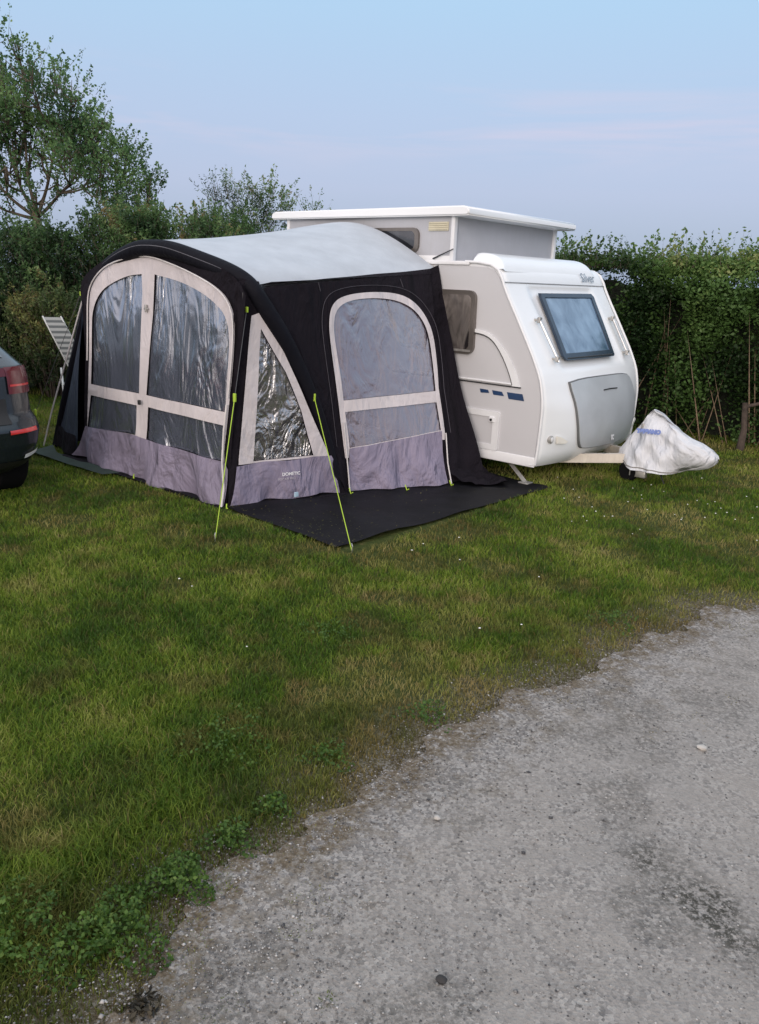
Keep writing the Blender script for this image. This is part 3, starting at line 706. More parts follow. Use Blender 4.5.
# ================================================================== CARAVAN
cv = thing('caravan', 'small white and grey caravan with raised pop-top roof behind the awning', 'caravan', (-1.9, 1.0, 0))
zs = [.15, .2, .24, .5, .73, .94, 1.134, 1.428, 1.664, 1.77]; ss = [-.06, -.02, .005, .015, .02, -.018, -.112, -.288, -.434, -.49]
bz = [.15, .25, .45, .65, .93, 1.1, 1.7, 1.9]; bb = [.09, .14, .19, .17, .08, .05, .015, .01]
zf = np.linspace(.15, 1.77, 82)
def smoothed(a, b, w=5):
    y = np.interp(zf, a, b); k = np.ones(w)/w; yp = np.pad(y, w//2, mode='reflect', reflect_type='odd'); return np.convolve(yp, k, 'valid')
PRO = smoothed(zs, ss, 7); BUL = smoothed(bz, bb, 11)
def FS(t, z): return float(np.interp(z, zf, PRO)+np.interp(z, zf, BUL)*(1-abs(t-1)**2.5))
def relief(t, z):
    # window recess between two raised pillars, locker recess
    a = smooth(.34, .42, t)*(1-smooth(1.60, 1.68, t))*smooth(1.0, 1.06, z)*(1-smooth(1.70, 1.76, z))
    b = smooth(.96, 1.0, z)*(1-smooth(1.03, 1.06, z))*.4
    return -.022*a+.006*b
# front shell
def front_f(u_, v_):
    t = 2*u_; z = .17+1.60*v_
    # rounded outer corners
    e = min(t, 2-t); rc = .05; back = 0
    if e < rc: back = rc-math.sqrt(max(0, rc*rc-(rc-e)**2))
    # underside corner lift on far & near lower corners
    return (FS(t, z)+relief(t, z)-back, t, z)
us = sorted(set([0, .003, .008, .015, .025]+[i/48 for i in range(1, 48)]+[.975, .985, .992, .997, 1]))
mb = MB(); nu = len(us)-1
vs = []; nv = 90
for i, u_ in enumerate(us):
    for j in range(nv+1): vs.append(front_f(u_, j/nv))
fs = [(i*(nv+1)+j, (i+1)*(nv+1)+j, (i+1)*(nv+1)+j+1, i*(nv+1)+j+1) for i in range(nu) for j in range(nv)]
mb.add(vs, fs)
# underside lip
mb.grid(lambda a, b: (FS(2*a, .17)-.05-.10*b, 2*a, .17-.004*b), 30, 1)
mb.grid(lambda a, b: (FS(2*a, .17)-.05*b-(.05 if min(2*a, 2-2*a) < .001 else 0)*0, 2*a, .17), 30, 1)
mb.build('front_shell', WHITE, cv, 50)
# side walls + floor + rear + roof
side_prof = [(z, float(np.interp(z, zf, PRO))) for z in np.linspace(.2, 1.75, 22)]
prof = [(sv_-.012, z) for z, sv_ in side_prof]+[(-.505, 1.80), (-.55, 1.865), (-.62, 1.905), (-.75, 1.925), (-.95, 1.93), (-3.45, 1.93), (-3.62, 1.90), (-3.74, 1.80), (-3.86, 1.4), (-3.93, .9), (-3.93, .25), (-3.88, .2)]
def extr(P, t0, t1, mb):
    n = len(P); mb.add([(a, t0, b) for a, b in P]+[(a, t1, b) for a, b in P], [tuple(range(n)), tuple(range(n, 2*n))[::-1]]+[(i, (i+1) % n, (i+1) % n+n, i+n) for i in range(n)]); return mb
extr([(a-.01, b) for a, b in prof], .004, 1.996, MB()).build('body', WHITEP, cv)
# grey aluminium side skins with a white border showing round them
for t0, nm in ((0.0, 'side_wall'), (2.0, 'side_wall')):
    o = -.006 if t0 == 0 else .006
    sk = [(sv_-.022, z) for z, sv_ in side_prof if z > .27]+[(-.53, 1.80), (-.58, 1.86), (-.66, 1.888), (-.80, 1.895), (-3.5, 1.895), (-3.66, 1.85), (-3.75, 1.72), (-3.84, 1.4), (-3.9, .9), (-3.9, .27)]
    sk = [(side_prof[1][1]-.02, .265)]+sk
    MB().patch(sk, lambda a, b: (a, t0+o, b), [], .12, .006, (0, 1 if t0 == 0 else -1, 0)).build(nm, GREYP, cv)
# white edge mould along the near front edge
for t0 in (-.008, 2.008):
    pr = [(-.05, .19), (.0, .2)]+[(sv_+.004, z) for z, sv_ in side_prof[1:]]+[(-.497, 1.80), (-.545, 1.872), (-.62, 1.912), (-.75, 1.93), (-.9, 1.935)]
    MB().tube([(a-.006, t0, b) for a, b in pr], .013, 8).build('edge_mould', WHITEP, cv)
    MB().box((-3.6, t0-.012 if t0 < 0 else t0-.01, 1.905), (-.86, t0+.01 if t0 < 0 else t0+.012, 1.94), .006).build('roof_rail', WHITEP, cv)
    MB().box((-3.88, t0-.008, .168), (-.012, t0+.012, .262), .01).build('lower_rail', WHITEP, cv)
# front hood above the gutter, with the raised cowl
def hood(u_, v_):
    P = arc([(-.482, 1.772), (-.492, 1.80), (-.515, 1.85), (-.56, 1.905), (-.64, 1.935), (-.78, 1.948), (-.90, 1.94)], 2); t = .0+2.0*u_
    k = v_*(len(P)-1); i = min(int(k), len(P)-2); w = k-i; a = P[i][0]*(1-w)+P[i+1][0]*w; b = P[i][1]*(1-w)+P[i+1][1]*w
    e = min(t, 2-t); r = .08; dz = 0 if e > r else (r-math.sqrt(max(0, r*r-(r-e)**2)))
    return (a+.012*(1-abs(t-1)**2.5)-dz*.5*(1-v_)-.0, t, b-dz*.8*min(1, v_*2))
MB().grid(hood, 60, 28).build('front_hood', WHITE, cv)
def cowl(u_, v_):
    P = arc([(-.515, 1.86), (-.55, 1.93), (-.62, 1.985), (-.70, 2.012), (-.80, 2.02), (-.845, 2.01), (-.87, 1.93)], 2); t = .02+1.80*u_
    k = v_*(len(P)-1); i = min(int(k), len(P)-2); w = k-i; a = P[i][0]*(1-w)+P[i+1][0]*w; b = P[i][1]*(1-w)+P[i+1][1]*w
    e = min(t-.02, 1.82-t); r = .07; f = 1 if e > r else math.sqrt(max(0, 1-((r-e)/r)**2))
    return (a, t, 1.86+(b-1.86)*f if u_ > .5 else 1.88+(b-1.88)*max(f, .0))
MB().grid(cowl, 70, 24).build('roof_cowl', WHITE, cv)
MB().tube([(FS(t, 1.768)+.004, t, 1.768) for t in np.linspace(.02, 1.98, 30)], .006, 6).build('gutter', simple('gutter shadow grey', (.35, .36, .38), .5), cv)
xd = Vector((0, 1, 0)); up = Vector((-.045, 0, .10)).normalized()
text('Silver', .135, onplane((-.488, 1.60, 1.84), xd, up), LOGOG, cv, 'logo', .0)
# front window
wo = [(.50, 1.683), (1.53, 1.690), (1.565, 1.66), (1.50, 1.38), (1.43, 1.12), (1.40, 1.105), (.44, 1.105), (.41, 1.14), (.45, 1.40), (.485, 1.65)]
wi = [(.545, 1.648), (1.50, 1.652), (1.44, 1.40), (1.375, 1.165), (.475, 1.163), (.505, 1.40)]
def fmap(o): return lambda t, z: (FS(t, z)-.022+o, t, z)
MB().patch(wo, fmap(.030), [wi], .05, .03, (1, 0, 0)).build('front_window_frame', simple('dark blue window rim', (.02, .035, .06), .25), cv)
MB().patch(wi, fmap(.036), [], .06, .012, (1, 0, 0)).build('front_window', GLF, cv)
MB().tube([(FS(t, 1.112)+.025, t, 1.118) for t in np.linspace(.46, 1.38, 16)], .012, 8).build('window_seal', DKRUB, cv)
# front locker
lo = arc([(.373, .915), (.60, .938), (1.0, .940), (1.45, .935), (1.60, .915), (1.655, .83), (1.67, .70), (1.66, .52), (1.63, .36), (1.56, .295), (1.30, .275), (.95, .285), (.56, .305), (.50, .335), (.45, .42), (.415, .55), (.388, .712), (.37, .85)], 1)
lob = [(1+(a-1)*1.012, .61+(b-.61)*1.02) for a, b in lo]
MB().patch(lob, lambda t, z: (FS(t, z)+.003, t, z), [], .06, .02, (1, 0, 0)).build('locker_seal', simple('locker seam', (.12, .125, .13), .6), cv)
lk = MB().patch(lo, lambda t, z: (FS(t, z)+.010, t, z), [], .06, .02, (1, 0, 0)).build('front_locker', LOCK, cv)
MB().tube([(FS(t, .82)+.034, t, .82+.006*math.sin((t-.85)*9)) for t in np.linspace(.90, 1.19, 8)], .006, 8).build('handle', DKRUB, lk)
text('fc', .10, onplane((FS(1.09, .36)+.034, 1.09, .36), (-.02, 1, 0), (0, 0, 1)), LOGOW, lk, 'sticker', .003)
# grab handles
for t_, sg in ((.25, 1), (1.76, -1)):
    a = Vector((FS(t_, 1.48)+.055, t_, 1.475)); b = Vector((FS(t_, 1.10)+.055, t_+sg*.02, 1.10))
    h = MB().tube([a, b], .014, 12).build('grab_handle', CHROME, cv)
    for p in (a.lerp(b, .06), a.lerp(b, .94)):
        MB().tube([p+Vector((-.055, 0, 0)), p], .012, 10).box((p.x-.018, p.y-.022, p.z-.026), (p.x+.014, p.y+.022, p.z+.026), .008).build('bracket', STEEL, h)
# marker lights
for t_ in (.115, 1.885):
    c0 = Vector((FS(t_, .425)+.004, t_, .425)); sg = 1 if t_ < 1 else -1
    mk = MB().lathe([(-.02, .036), (.008, .036), (.014, .028)], c0, (1, 0, 0), 20).build('marker_light', STEEL, cv)
    MB().lathe([(.0, .026), (.017, .024), (.022, .012)], c0, (1, 0, 0), 20).build('lens', simple('clear lens', (.7, .7, .7), .1), mk)
    MB().patch([(c0.y+sg*.045, .455), (c0.y+sg*.09, .445), (c0.y+sg*.19, .395), (c0.y+sg*.17, .378), (c0.y+sg*.06, .385)], lambda t, z: (FS(t, z)+.012, t, z), [], .02, .012, (1, 0, 0)).build('light_fairing', simple('cream white fairing', (.78, .76, .70), .4), mk)
# side window (near wall)
def rrect(a0, b0, a1, b1, r, n=5):
    o = []
    for cx_, cy_, q in ((a1-r, b1-r, 0), (a0+r, b1-r, 1), (a0+r, b0+r, 2), (a1-r, b0+r, 3)):
        for k in range(n+1):
            an = (q+k/n)*math.pi/2; o.append((cx_+r*math.cos(an), cy_+r*math.sin(an)))
    return o
for t0, sg in ((-.006, -1), (2.006, 1)):
    O1 = [(a+.02*(1.4-b), b) for a, b in rrect(-1.62, 1.115, -.745, 1.685, .07)]; I1 = [(a+.02*(1.4-b), b) for a, b in rrect(-1.575, 1.155, -.795, 1.645, .05)]
    MB().patch(O1, lambda a, b: (a, t0+sg*.034, b), [I1], .1, .034, (0, -sg, 0)).build('side_window_frame', BRONZE, cv)
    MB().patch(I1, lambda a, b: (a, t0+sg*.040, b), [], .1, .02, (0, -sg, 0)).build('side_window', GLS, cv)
    MB().patch([(a*1.0, b) for a, b in rrect(-1.60, 1.135, -.765, 1.155, .009)], lambda a, b: (a, t0+sg*.044, b), [], .1, .006, (0, -sg, 0)).build('window_highlight', STEEL, cv)
# arch moulding and ledge, near wall
ao = arc([(-.90, 1.352), (-.723, 1.348), (-.60, 1.33), (-.50, 1.27), (-.40, 1.175), (-.31, 1.06), (-.26, .97), (-.221, .872)], 2)
ai = arc([(-.90, 1.322), (-.720, 1.318), (-.60, 1.295), (-.514, 1.235), (-.43, 1.13), (-.37, 1.03), (-.33, .95), (-.305, .885)], 2)
MB().patch(ao+[(-.305, .872)]+ai[::-1], lambda a, b: (a, -.020, b), [], .05, .012, (0, 1, 0)).build('arch_mould', WHITEP, cv)
MB().tube([(a, -.018, b-.006) for a, b in ai[::2]], .005, 6).build('arch_seam', DKRUB, cv)
MB().tube([(-1.7, -.012, .888), (-.31, -.012, .888)], .010, 8).build('waist_trim', WHITEP, cv)
MB().tube([(-1.7, -.016, .868), (-.215, -.016, .866)], .006, 8).build('waist_seam', DKRUB, cv)
for q in ([(-.652, .812), (-.562, .810), (-.545, .783), (-.640, .776)], [(-.518, .812), (-.41, .809), (-.385, .772), (-.50, .772)], [(-.358, .812), (-.195, .812), (-.172, .752), (-.335, .753)]):
    MB().patch(q, lambda a, b: (a, -.0095, b), [], .05).build('blue_stripe', BLUE, cv)
ho = rrect(-.98, .262, -.408, .622, .02); hi_ = rrect(-.93, .312, -.478, .568, .01)
ht = MB().patch(ho, lambda a, b: (a, -.022, b), [hi_], .1, .016, (0, 1, 0)).build('service_hatch', WHITEP, cv)
MB().patch(hi_, lambda a, b: (a, -.012, b), [], .1).build('hatch_panel', GREYP, ht)
MB().box((-.515, -.035, .52), (-.455, -.014, .572), .008).build('lock_housing', WHITEP, ht)
MB().lathe([(0, .012), (.01, .012)], (-.487, -.046, .545), (0, 1, 0), 12).build('lock', DKRUB, ht)
MB().box((-2.95, -.012, .35), (-2.30, -.004, 1.80), .01).build('door', WHITEP, cv)
# pop-top
MB().box((-3.30, .05, 1.90), (-1.11, 1.95, 2.345), .004).build('pop_top_wall', GREYW, cv)
for a, b in ((-1.125, .037), (-1.125, 1.91), (-3.32, .037), (-3.32, 1.91)): MB().box((a, b, 1.93), (a+.04, b+.053, 2.34), .006).build('corner_post', WHITEP, cv)
MB().box((-3.2, .036, 1.935), (-1.12, .05, 1.985), .004).build('pop_top_sill', WHITEP, cv)
lid = MB()
lidp = [(-3.50, 2.372), (-3.49, 2.40), (-3.44, 2.41), (-.96, 2.416), (-.905, 2.402), (-.895, 2.372), (-.895, 2.336), (-.92, 2.331), (-3.48, 2.331), (-3.50, 2.336)]
extr(lidp, -.025, 2.025, lid); lo_ = lid.build('pop_top_lid', WHITE, cv)
bm = bmesh.new(); bm.from_mesh(lo_.data); bmesh.ops.bevel(bm, geom=[e_ for e_ in bm.edges if e_.calc_face_angle(0) > .6], offset=.012, segments=2, affect='EDGES'); bm.to_mesh(lo_.data); bm.free()
MB().patch(rrect(-2.19, 2.005, -1.49, 2.235, .07), lambda a, b: (a, .022, b), [rrect(-2.15, 2.035, -1.535, 2.205, .05)], .1, .028, (0, 1, 0)).build('pop_top_window_frame', BRONZE, cv)
MB().patch(rrect(-2.15, 2.035, -1.535, 2.205, .05), lambda a, b: (a, .030, b), [], .1).build('pop_top_window', GLP, cv)
vt = MB().box((-1.385, .036, 2.205), (-1.155, .05, 2.285), .004).build('air_vent', CREAM, cv)
vl = MB()
for k in range(4): vl.box((-1.375, .028, 2.215+k*.018), (-1.165, .038, 2.224+k*.018), .002)
vl.build('louvre', CREAM, vt)
MB().tube([(-1.30, .02, 1.955), (-1.07, .02, 2.045)], [.008, .004], 8).build('lid_strut', DKRUB, cv)
# chassis, wheels, corner steadies, drawbar
MB().box((-3.7, .25, .14), (-.2, 1.75, .2), .01).box((-3.4, .5, .08), (-.4, .56, .15), .005).box((-3.4, 1.44, .08), (-.4, 1.5, .15), .005).build('chassis', DARK, cv)
for t_ in (.12, 1.88):
    w = MB().lathe([(-.085, .18), (-.085, .27), (-.07, .29), (.07, .29), (.085, .27), (.085, .18)], (-2.15, t_, .29), (0, 1, 0), 40).build('wheel', TYRE, cv)
    MB().lathe([(-.07, .17), (-.05, .18), (.05, .18), (.07, .17)], (-2.15, t_, .29), (0, 1, 0), 30).build('rim', STEEL, w)
for s_, t_, d_ in ((-.42, .16, 1), (-.42, 1.84, 1), (-3.5, .16, -1), (-3.5, 1.84, -1)):
    sg = -1 if t_ < 1 else 1
    a = Vector((s_, t_, .18)); b = Vector((s_+d_*.33, t_+sg*.16, .02))
    MB().tube([a, b], .024, 4).box((b.x-.05, b.y-.05, .012), (b.x+.05, b.y+.05, .024), .004).build('corner_steady', STEEL, cv)
def beam(a, b, w, h, mb):
    a, b = Vector(a), Vector(b); d = (b-a).normalized(); s_ = d.cross(Vector((0, 0, 1))).normalized()*w/2; q = Vector((0, 0, h/2))
    vs = [a-s_-q, a+s_-q, a+s_+q, a-s_+q, b-s_-q, b+s_-q, b+s_+q, b-s_+q]
    return mb.add(vs, [(0, 1, 2, 3), (7, 6, 5, 4), (0, 4, 5, 1), (1, 5, 6, 2), (2, 6, 7, 3), (3, 7, 4, 0)])
DRAW = simple('cream drawbar cover', (.60, .55, .48), .5, dirt=.2)
db = MB(); beam((-.25, .42, .165), (.50, .94, .215), .05, .085, db); beam((-.25, 1.58, .165), (.50, 1.06, .215), .05, .085, db); beam((.42, 1, .22), (1.15, 1, .27), .08, .08, db)
db.build('drawbar', DRAW, cv, 0)
MB().box((.1, .66, .14), (.13, .70, .235)).build('drawbar_clip', STEEL, cv); MB().box((.26, .77, .155), (.29, .81, .245)).build('drawbar_clip', STEEL, cv)
jw = MB().tube([(.56, .96, .55), (.56, .96, .12)], .024, 12).build('jockey_post', STEEL, cv)
MB().lathe([(-.03, .05), (-.03, .085), (-.02, .095), (.02, .095), (.03, .085), (.03, .05)], (.50, .88, .10), (.25, 1, 0), 28).build('jockey_wheel', TYRE, cv)
MB().box((.52, .84, .06), (.68, .90, .13), .012).build('wheel_fork', STEEL, cv)
MB().tube([(.72, .95, .2), (.80, .93, .09), (.84, .92, .03)], [.016, .012, .007], 6, flat=.4).build('breakaway_cable', DKRUB, cv)

# ================================================================== HITCH COVER
COVM = fabric('grey white hitch cover vinyl', (.56, .575, .61), .8, weave=False, rough=.42, spec=.5)
st_ = [(.36, .225, .275, .06, .05), (.42, .19, .37, .13, .055), (.50, .155, .49, .20, .04), (.57, .14, .615, .235, .022), (.63, .135, .680, .24, .018), (.70, .135, .640, .23, .03), (.80, .14, .565, .20, .05), (.90, .135, .505, .155, .075), (1.0, .17, .475, .125, .085), (1.10, .195, .445, .115, .09), (1.19, .225, .40, .10, .08), (1.245, .265, .355, .065, .05), (1.262, .305, .325, .02, .02)]
def cov(u_, v_):
    k = v_*(len(st_)-1); i = min(int(k), len(st_)-2); w = k-i; w = w*w*(3-2*w)*.4+w*.6
    s_, zb_, zt_, wb, wt = [st_[i][j]*(1-w)+st_[i+1][j]*w for j in range(5)]
    # cross section: from near hem up over the top to the far hem
    a = u_*2-1; side = -1 if a < 0 else 1; k2 = abs(a)
    if k2 > .22:
        q = (k2-.22)/.78; hgt = zt_+(zb_-zt_)*q; wid = wt+(wb-wt)*(q**.75)
    else:
        q = k2/.22; hgt = zt_+.018*(1-q*q); wid = wt*q
    fold = .7*(.034*math.sin(v_*23+q*2.6)*q+.05*nz(s_*6, side*2, hgt*4)+.02*nz(s_*15, side, hgt*9)-.06*abs(nz(s_*4+hgt*3, side*3, hgt*2.5)))*min(1, (1.26-s_)*5)*min(1, (s_-.30)*4)
    lobe = smooth(.85, 1.0, s_)
    if lobe > 0:   # closed round sack around the coupling
        ang = math.pi*(1+k2*0)*k2; zc = (zt_+zb_)/2; hr = (zt_-zb_)/2; wr_ = max(wb, wt)
        w2 = wr_*math.sin(min(math.pi*.97, k2*math.pi*.97)); h2 = zc+hr*math.cos(k2*math.pi*.97)
        wid = wid*(1-lobe)+w2*lobe; hgt = hgt*(1-lobe)+h2*lobe
    return (s_+.012*nz(hgt*6, a*3, 2), 1+side*(wid+fold*(1-lobe*.7)), hgt+.012*nz(s_*9, a*4, 5)*(1-lobe))
hc = thing('hitch_cover', 'creased pale grey vinyl cover draped over the caravan drawbar', 'cover', (.8, 1.0, .1))
MB().grid(cov, 64, 90).build('cover', COVM, hc, 80)
_u = .26; _a = Vector(cov(_u, .27)); _b = Vector(cov(_u, .44)); _m = Vector(cov(_u, .36)); _c = Vector(cov(_u-.06, .36)); _n = (_b-_a).cross(_m-_c).normalized()
if _n.y > 0: _n = -_n
text('TRIGANO', .05, onplane(_m+_n*.016, ((_b-_a)*Vector((1, .5, .0))+Vector((0, 0, .01))), (_m-_c) if (_m-_c).z > 0 else (_c-_m)), LOGOB, hc, 'logo', .006)
MB().tube([Vector(cov(.02, v_)) for v_ in np.linspace(.10, .62, 24)], .006, 6).build('hem', simple('hem shadow', (.2, .19, .18), .6), hc)
# ================================================================== CAR
CP = simple('dark blue black car paint', (.008, .012, .017), .25, metal=.0, var=.1, Coat_Weight=.5, Coat_Roughness=.04)
CPL = simple('black car plastic', (.012, .012, .013), .55, bs=.2, bscale=300)
CGL = glass('car glass', (.012, .014, .018), .03, (.01, .012, .015))
RED = simple('red tail lamp', (.10, .003, .008), .2, Coat_Weight=.4)
REDB = simple('bright red reflector', (.55, .03, .03), .2, Coat_Weight=.6)
az = math.radians(45); fw = Vector((-math.sin(az), math.cos(az), 0)); lf = Vector((-math.cos(az), -math.sin(az), 0))
oc = Vector((-2.535, 6.02, 0))+lf*.93
CF = Matrix(((fw.x, lf.x, 0, oc.x), (fw.y, lf.y, 0, oc.y), (0, 0, 1, 0), (0, 0, 0, 1)))
car = thing('parked_car', 'dark blue estate car with red tail lamp parked left of the awning', 'car', (2.2, 0, 0), frame=CF)
LV = [(.22, .20, 4.35, .80), (.27, .10, 4.45, .86), (.34, .035, 4.5, .905), (.45, .0, 4.52, .94), (.56, -.015, 4.5, .955), (.63, .015, 4.48, .945), (.68, .055, 4.45, .925), (.80, .07, 4.4, .92), (.95, .085, 4.25, .915), (1.02, .10, 4.0, .905), (1.06, .17, 3.45, .88), (1.15, .33, 3.15, .83), (1.3, .55, 2.85, .76), (1.42, .74, 2.6, .70), (1.5, .92, 2.4, .64), (1.54, 1.1, 2.2, .55)]
LA = np.array(LV)
def cplan(phi, z, o=0.0):
    xr, xf, w = [float(np.interp(z, LA[:, 0], LA[:, i])) for i in (1, 2, 3)]
    cp, sp = math.cos(phi), math.sin(phi); e = 2/6.0; k = (1-abs(cp)**e)*.7
    x_ = xr-o+k if cp > 0 else xf+o-k; y_ = (w+o)*math.copysign(abs(sp)**e, sp)
    return (x_, y_, z)
def phis(n=96):
    # denser around the corners
    base = np.linspace(-math.pi, math.pi, n+1); return base
zl = sorted(set(list(LA[:, 0])+list(np.linspace(.22, 1.54, 40))))
mb = MB(); ph = phis(120); vs = [cplan(p, z) for z in zl for p in ph[:-1]]; nn_ = len(ph)-1
mb.add(vs, [(i*nn_+k, i*nn_+(k+1) % nn_, (i+1)*nn_+(k+1) % nn_, (i+1)*nn_+k) for i in range(len(zl)-1) for k in range(nn_)]+[tuple(range(nn_))[::-1], tuple((len(zl)-1)*nn_+k for k in range(nn_))])
mb.build('body', CP, car, 50)
def cband(p0, p1, z0, z1, o, nm, mt, n=30, nz_=6, zfn=None, parent=None):
    f_ = lambda u_, v_: cplan(p0+(p1-p0)*u_, (z0+(z1-z0)*v_) if zfn is None else zfn(u_, v_), o)
    return MB().grid(f_, n, nz_).build(nm, mt, parent or car, 60)
q4 = math.pi/4
tl = cband(-1.12, -.42, .83, 1.025, .012, 'tail_light', RED, 50, 10, lambda u_, v_: .83+.06*(1-u_)*0+(1.025-.83)*v_)
cband(-.95, -.44, .885, .90, .018, 'lamp_strip', REDB, 30, 2, parent=tl)
tl2 = cband(.42, 1.12, .83, 1.025, .012, 'tail_light', RED, 50, 10)
cband(-.42, .42, .96, 1.02, .010, 'light_bar', RED)
cband(-.62, .62, 1.085, 1.44, .008, 'rear_window', CGL, 40, 14)
for s_ in (-1, 1):
    cband(s_*1.15, s_*2.0, 1.10, 1.42, .008, 'side_window', CGL, 60, 10)
    cband(s_*.30, s_*.80, .545, .578, .012, 'reflector', REDB, 20, 2, lambda u_, v_: .545+.012*u_+.03*v_)
    cband(s_*.58, s_*1.0, .335, .365, .014, 'chrome_trim', simple('chrome trim', (.7, .7, .7), .5, metal=0.0), 30, 2, lambda u_, v_: .375-.03*(1-u_)+.032*v_)
cband(-1.3, 1.3, .215, .33, .006, 'rear_bumper', CPL, 60, 6)
cband(-.36, .36, .62, .80, .010, 'tailgate_panel', CPL, 20, 4)
for x_ in (.86, 3.55):
    for s_ in (-1, 1):
        w = MB().lathe([(-.11, .2), (-.11, .315), (-.09, .335), (.09, .335), (.11, .315), (.11, .2)], (x_-(.28 if x_ < 1 else 0), s_*.755, .335), (0, 1, 0), 40).build('wheel', TYRE, car)
        MB().lathe([(-.08, .2), (-.1, .21), (.1, .21), (.08, .2)], (x_-(.28 if x_ < 1 else 0), s_*.755, .335), (0, 1, 0), 30).build('rim', STEEL, w)
MB().tube([(.10, -.45, .27), (-.0, -.45, .27)], .04, 14).build('exhaust', CHROME, car)

# ================================================================== CAMPING CHAIR behind the awning
m, nt, n_, L = newmat('striped chair textile')
g = N(nt, 'ShaderNodeTexCoord'); sp_ = N(nt, 'ShaderNodeSeparateXYZ'); L.new(g.outputs['Object'], sp_.inputs[0])
wv = math_(nt, 'SINE', math_(nt, 'MULTIPLY', sp_.outputs[2], 105.0)); c = ramp(nt, maprange(nt, wv, -1, 1), [(.35, (.10, .11, .11)), (.6, (.32, .33, .32))])
finish(nt, bsdf(nt, c, .8)); STR = m
ca = math.radians(25)
CHF = Matrix.Translation((-3.82, 9.55, 0)) @ Matrix.Rotation(ca, 4, 'Z')
ch = thing('camping_chair', 'reclined camping chair with grey striped back behind the awning', 'chair', (0, 0, 0), frame=CHF)
bk = lambda u_, v_: (.20*u_-.30*v_+.16, .0+.25*v_-.05*math.sin(v_*math.pi), .45+.72*v_)
MB().grid(bk, 8, 16).build('backrest', STR, ch)
MB().grid(lambda u_, v_: (0+.36*u_, -.45*v_, .43+.02*v_), 6, 6).build('seat', STR, ch)
fr = MB()
for x_ in (0, .36):
    fr.tube([(x_*.555-.15, .25, 1.18), (x_*.555+.16, 0, .44), (x_, -.45, .46)], .010, 8)
    fr.tube([(x_, -.42, .46), (x_, .22, .02)], .012, 8); fr.tube([(x_, .0, .6), (x_, -.40, .02)], .012, 8)
fr.tube([(0, .22, .02), (.36, .22, .02)], .012, 8); fr.tube([(0, -.40, .02), (.36, -.40, .02)], .012, 8)
fr.build('frame', simple('white chair frame', (.6, .62, .62), .4), ch)

# ================================================================== HEDGES, SHRUBS, TREES
BARK = simple('bark', (.10, .08, .06), .9, var=.4, vs=14, bs=.6, bscale=40)
BARKD = simple('dark bark', (.07, .052, .042), .9, var=.4, vs=14, bs=.6, bscale=40)
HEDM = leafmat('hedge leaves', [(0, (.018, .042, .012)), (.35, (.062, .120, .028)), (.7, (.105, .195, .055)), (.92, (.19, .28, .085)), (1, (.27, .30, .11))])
THIM = leafmat('thicket leaves', [(0, (.012, .032, .014)), (.35, (.048, .100, .036)), (.7, (.105, .190, .066)), (.93, (.20, .28, .11)), (1, (.22, .18, .08))])
BRNM = leafmat('autumn brown leaves', [(0, (.016, .032, .012)), (.4, (.055, .090, .030)), (.75, (.11, .15, .05)), (.9, (.17, .13, .05)), (1, (.19, .21, .07))])
TREM = leafmat('tree leaves', [(0, (.034, .085, .034)), (.4, (.095, .19, .068)), (.8, (.18, .30, .11)), (1, (.28, .38, .16))], .4)
def sprays(B, D, Ln, k, spread, size, up=.5, asp=.5, tips=True):
    """leaves along twigs: base B, dir D, length Ln, k leaves each"""
    n = len(B); f = rng.random((n, k))**.8
    P = B[:, None]+D[:, None]*(Ln[:, None]*f)[..., None]+rng.normal(size=(n, k, 3))*spread*(1.15-f)[..., None]
    return P.reshape(-1, 3), f.ravel()
def twigmesh(B, D, Ln, r, name, m_, parent, off, curve=.0):
    n = len(B); E_ = B+D*Ln[:, None]; u_ = np.cross(D, [0.3, .2, 1.0]); u_ /= np.linalg.norm(u_, axis=1)[:, None]+1e-9; v_ = np.cross(D, u_)
    rr = np.broadcast_to(r, (n,))[:, None]
    ring = [B+u_*rr, B-u_*rr*.5+v_*rr*.87, B-u_*rr*.5-v_*rr*.87]; V_ = np.stack(ring+[E_], 1).reshape(-1, 3)-np.array(off)
    b_ = np.arange(n)*4; T_ = np.concatenate([np.stack([b_, b_+1, b_+3], 1), np.stack([b_+1, b_+2, b_+3], 1), np.stack([b_+2, b_, b_+3], 1)])
    o = np_mesh(name, V_, None, T_, m_); o.parent = parent; return o
def foliage(P, size, tint, m_, parent, off, name='foliage', asp=.55, bias=.5):
    V_, Q_ = leafcloud(P, size, bias, asp); V_ = V_-np.array(off)
    o = np_mesh(name, V_, Q_, None, m_, [('tint', np.repeat(tint, 4))]); o.parent = parent; return o
def clump3(P, sc, seed): return fbm(P[:, 0]*sc+P[:, 2]*sc*.6, P[:, 1]*sc*.7+P[:, 2]*sc, seed, 3)

# --- long hedge parallel to the caravan (local frame t 3.3..4.6)
IDM = Matrix.Identity(4)
hx, hy = l2w(-1.0, 3.9)
hd = thing('hedge', 'tall dense green hedge with bare brown stems behind the caravan', 'hedge', (hx, hy, 0), frame=IDM)
n = 230000
S_ = rng.uniform(-8, 3.4, n); T_ = 3.35+1.3*rng.random(n)**1.8
topz = 2.12+.42*(fbm(S_*1.3, T_*1.3, 101, 3)-.5)*2+.10*(fbm(S_*5, T_*5, 103, 2)-.5)*2-.10*np.clip(-S_-.5, 0, 1.5)+.08*np.clip(S_, 0, 3)/3
Z_ = topz*(1-rng.random(n)**1.5*1.0)
face = 3.30+.75*(fbm(S_*1.5, Z_*1.7, 107, 3)-.2)+.22*np.clip((.9-Z_), 0, 1)*(fbm(S_*2.5, Z_*2, 109, 2) > .5)+.35*np.clip(Z_-1.75, 0, 1)
T_ = np.maximum(T_, face+rng.random(n)**2*.35)
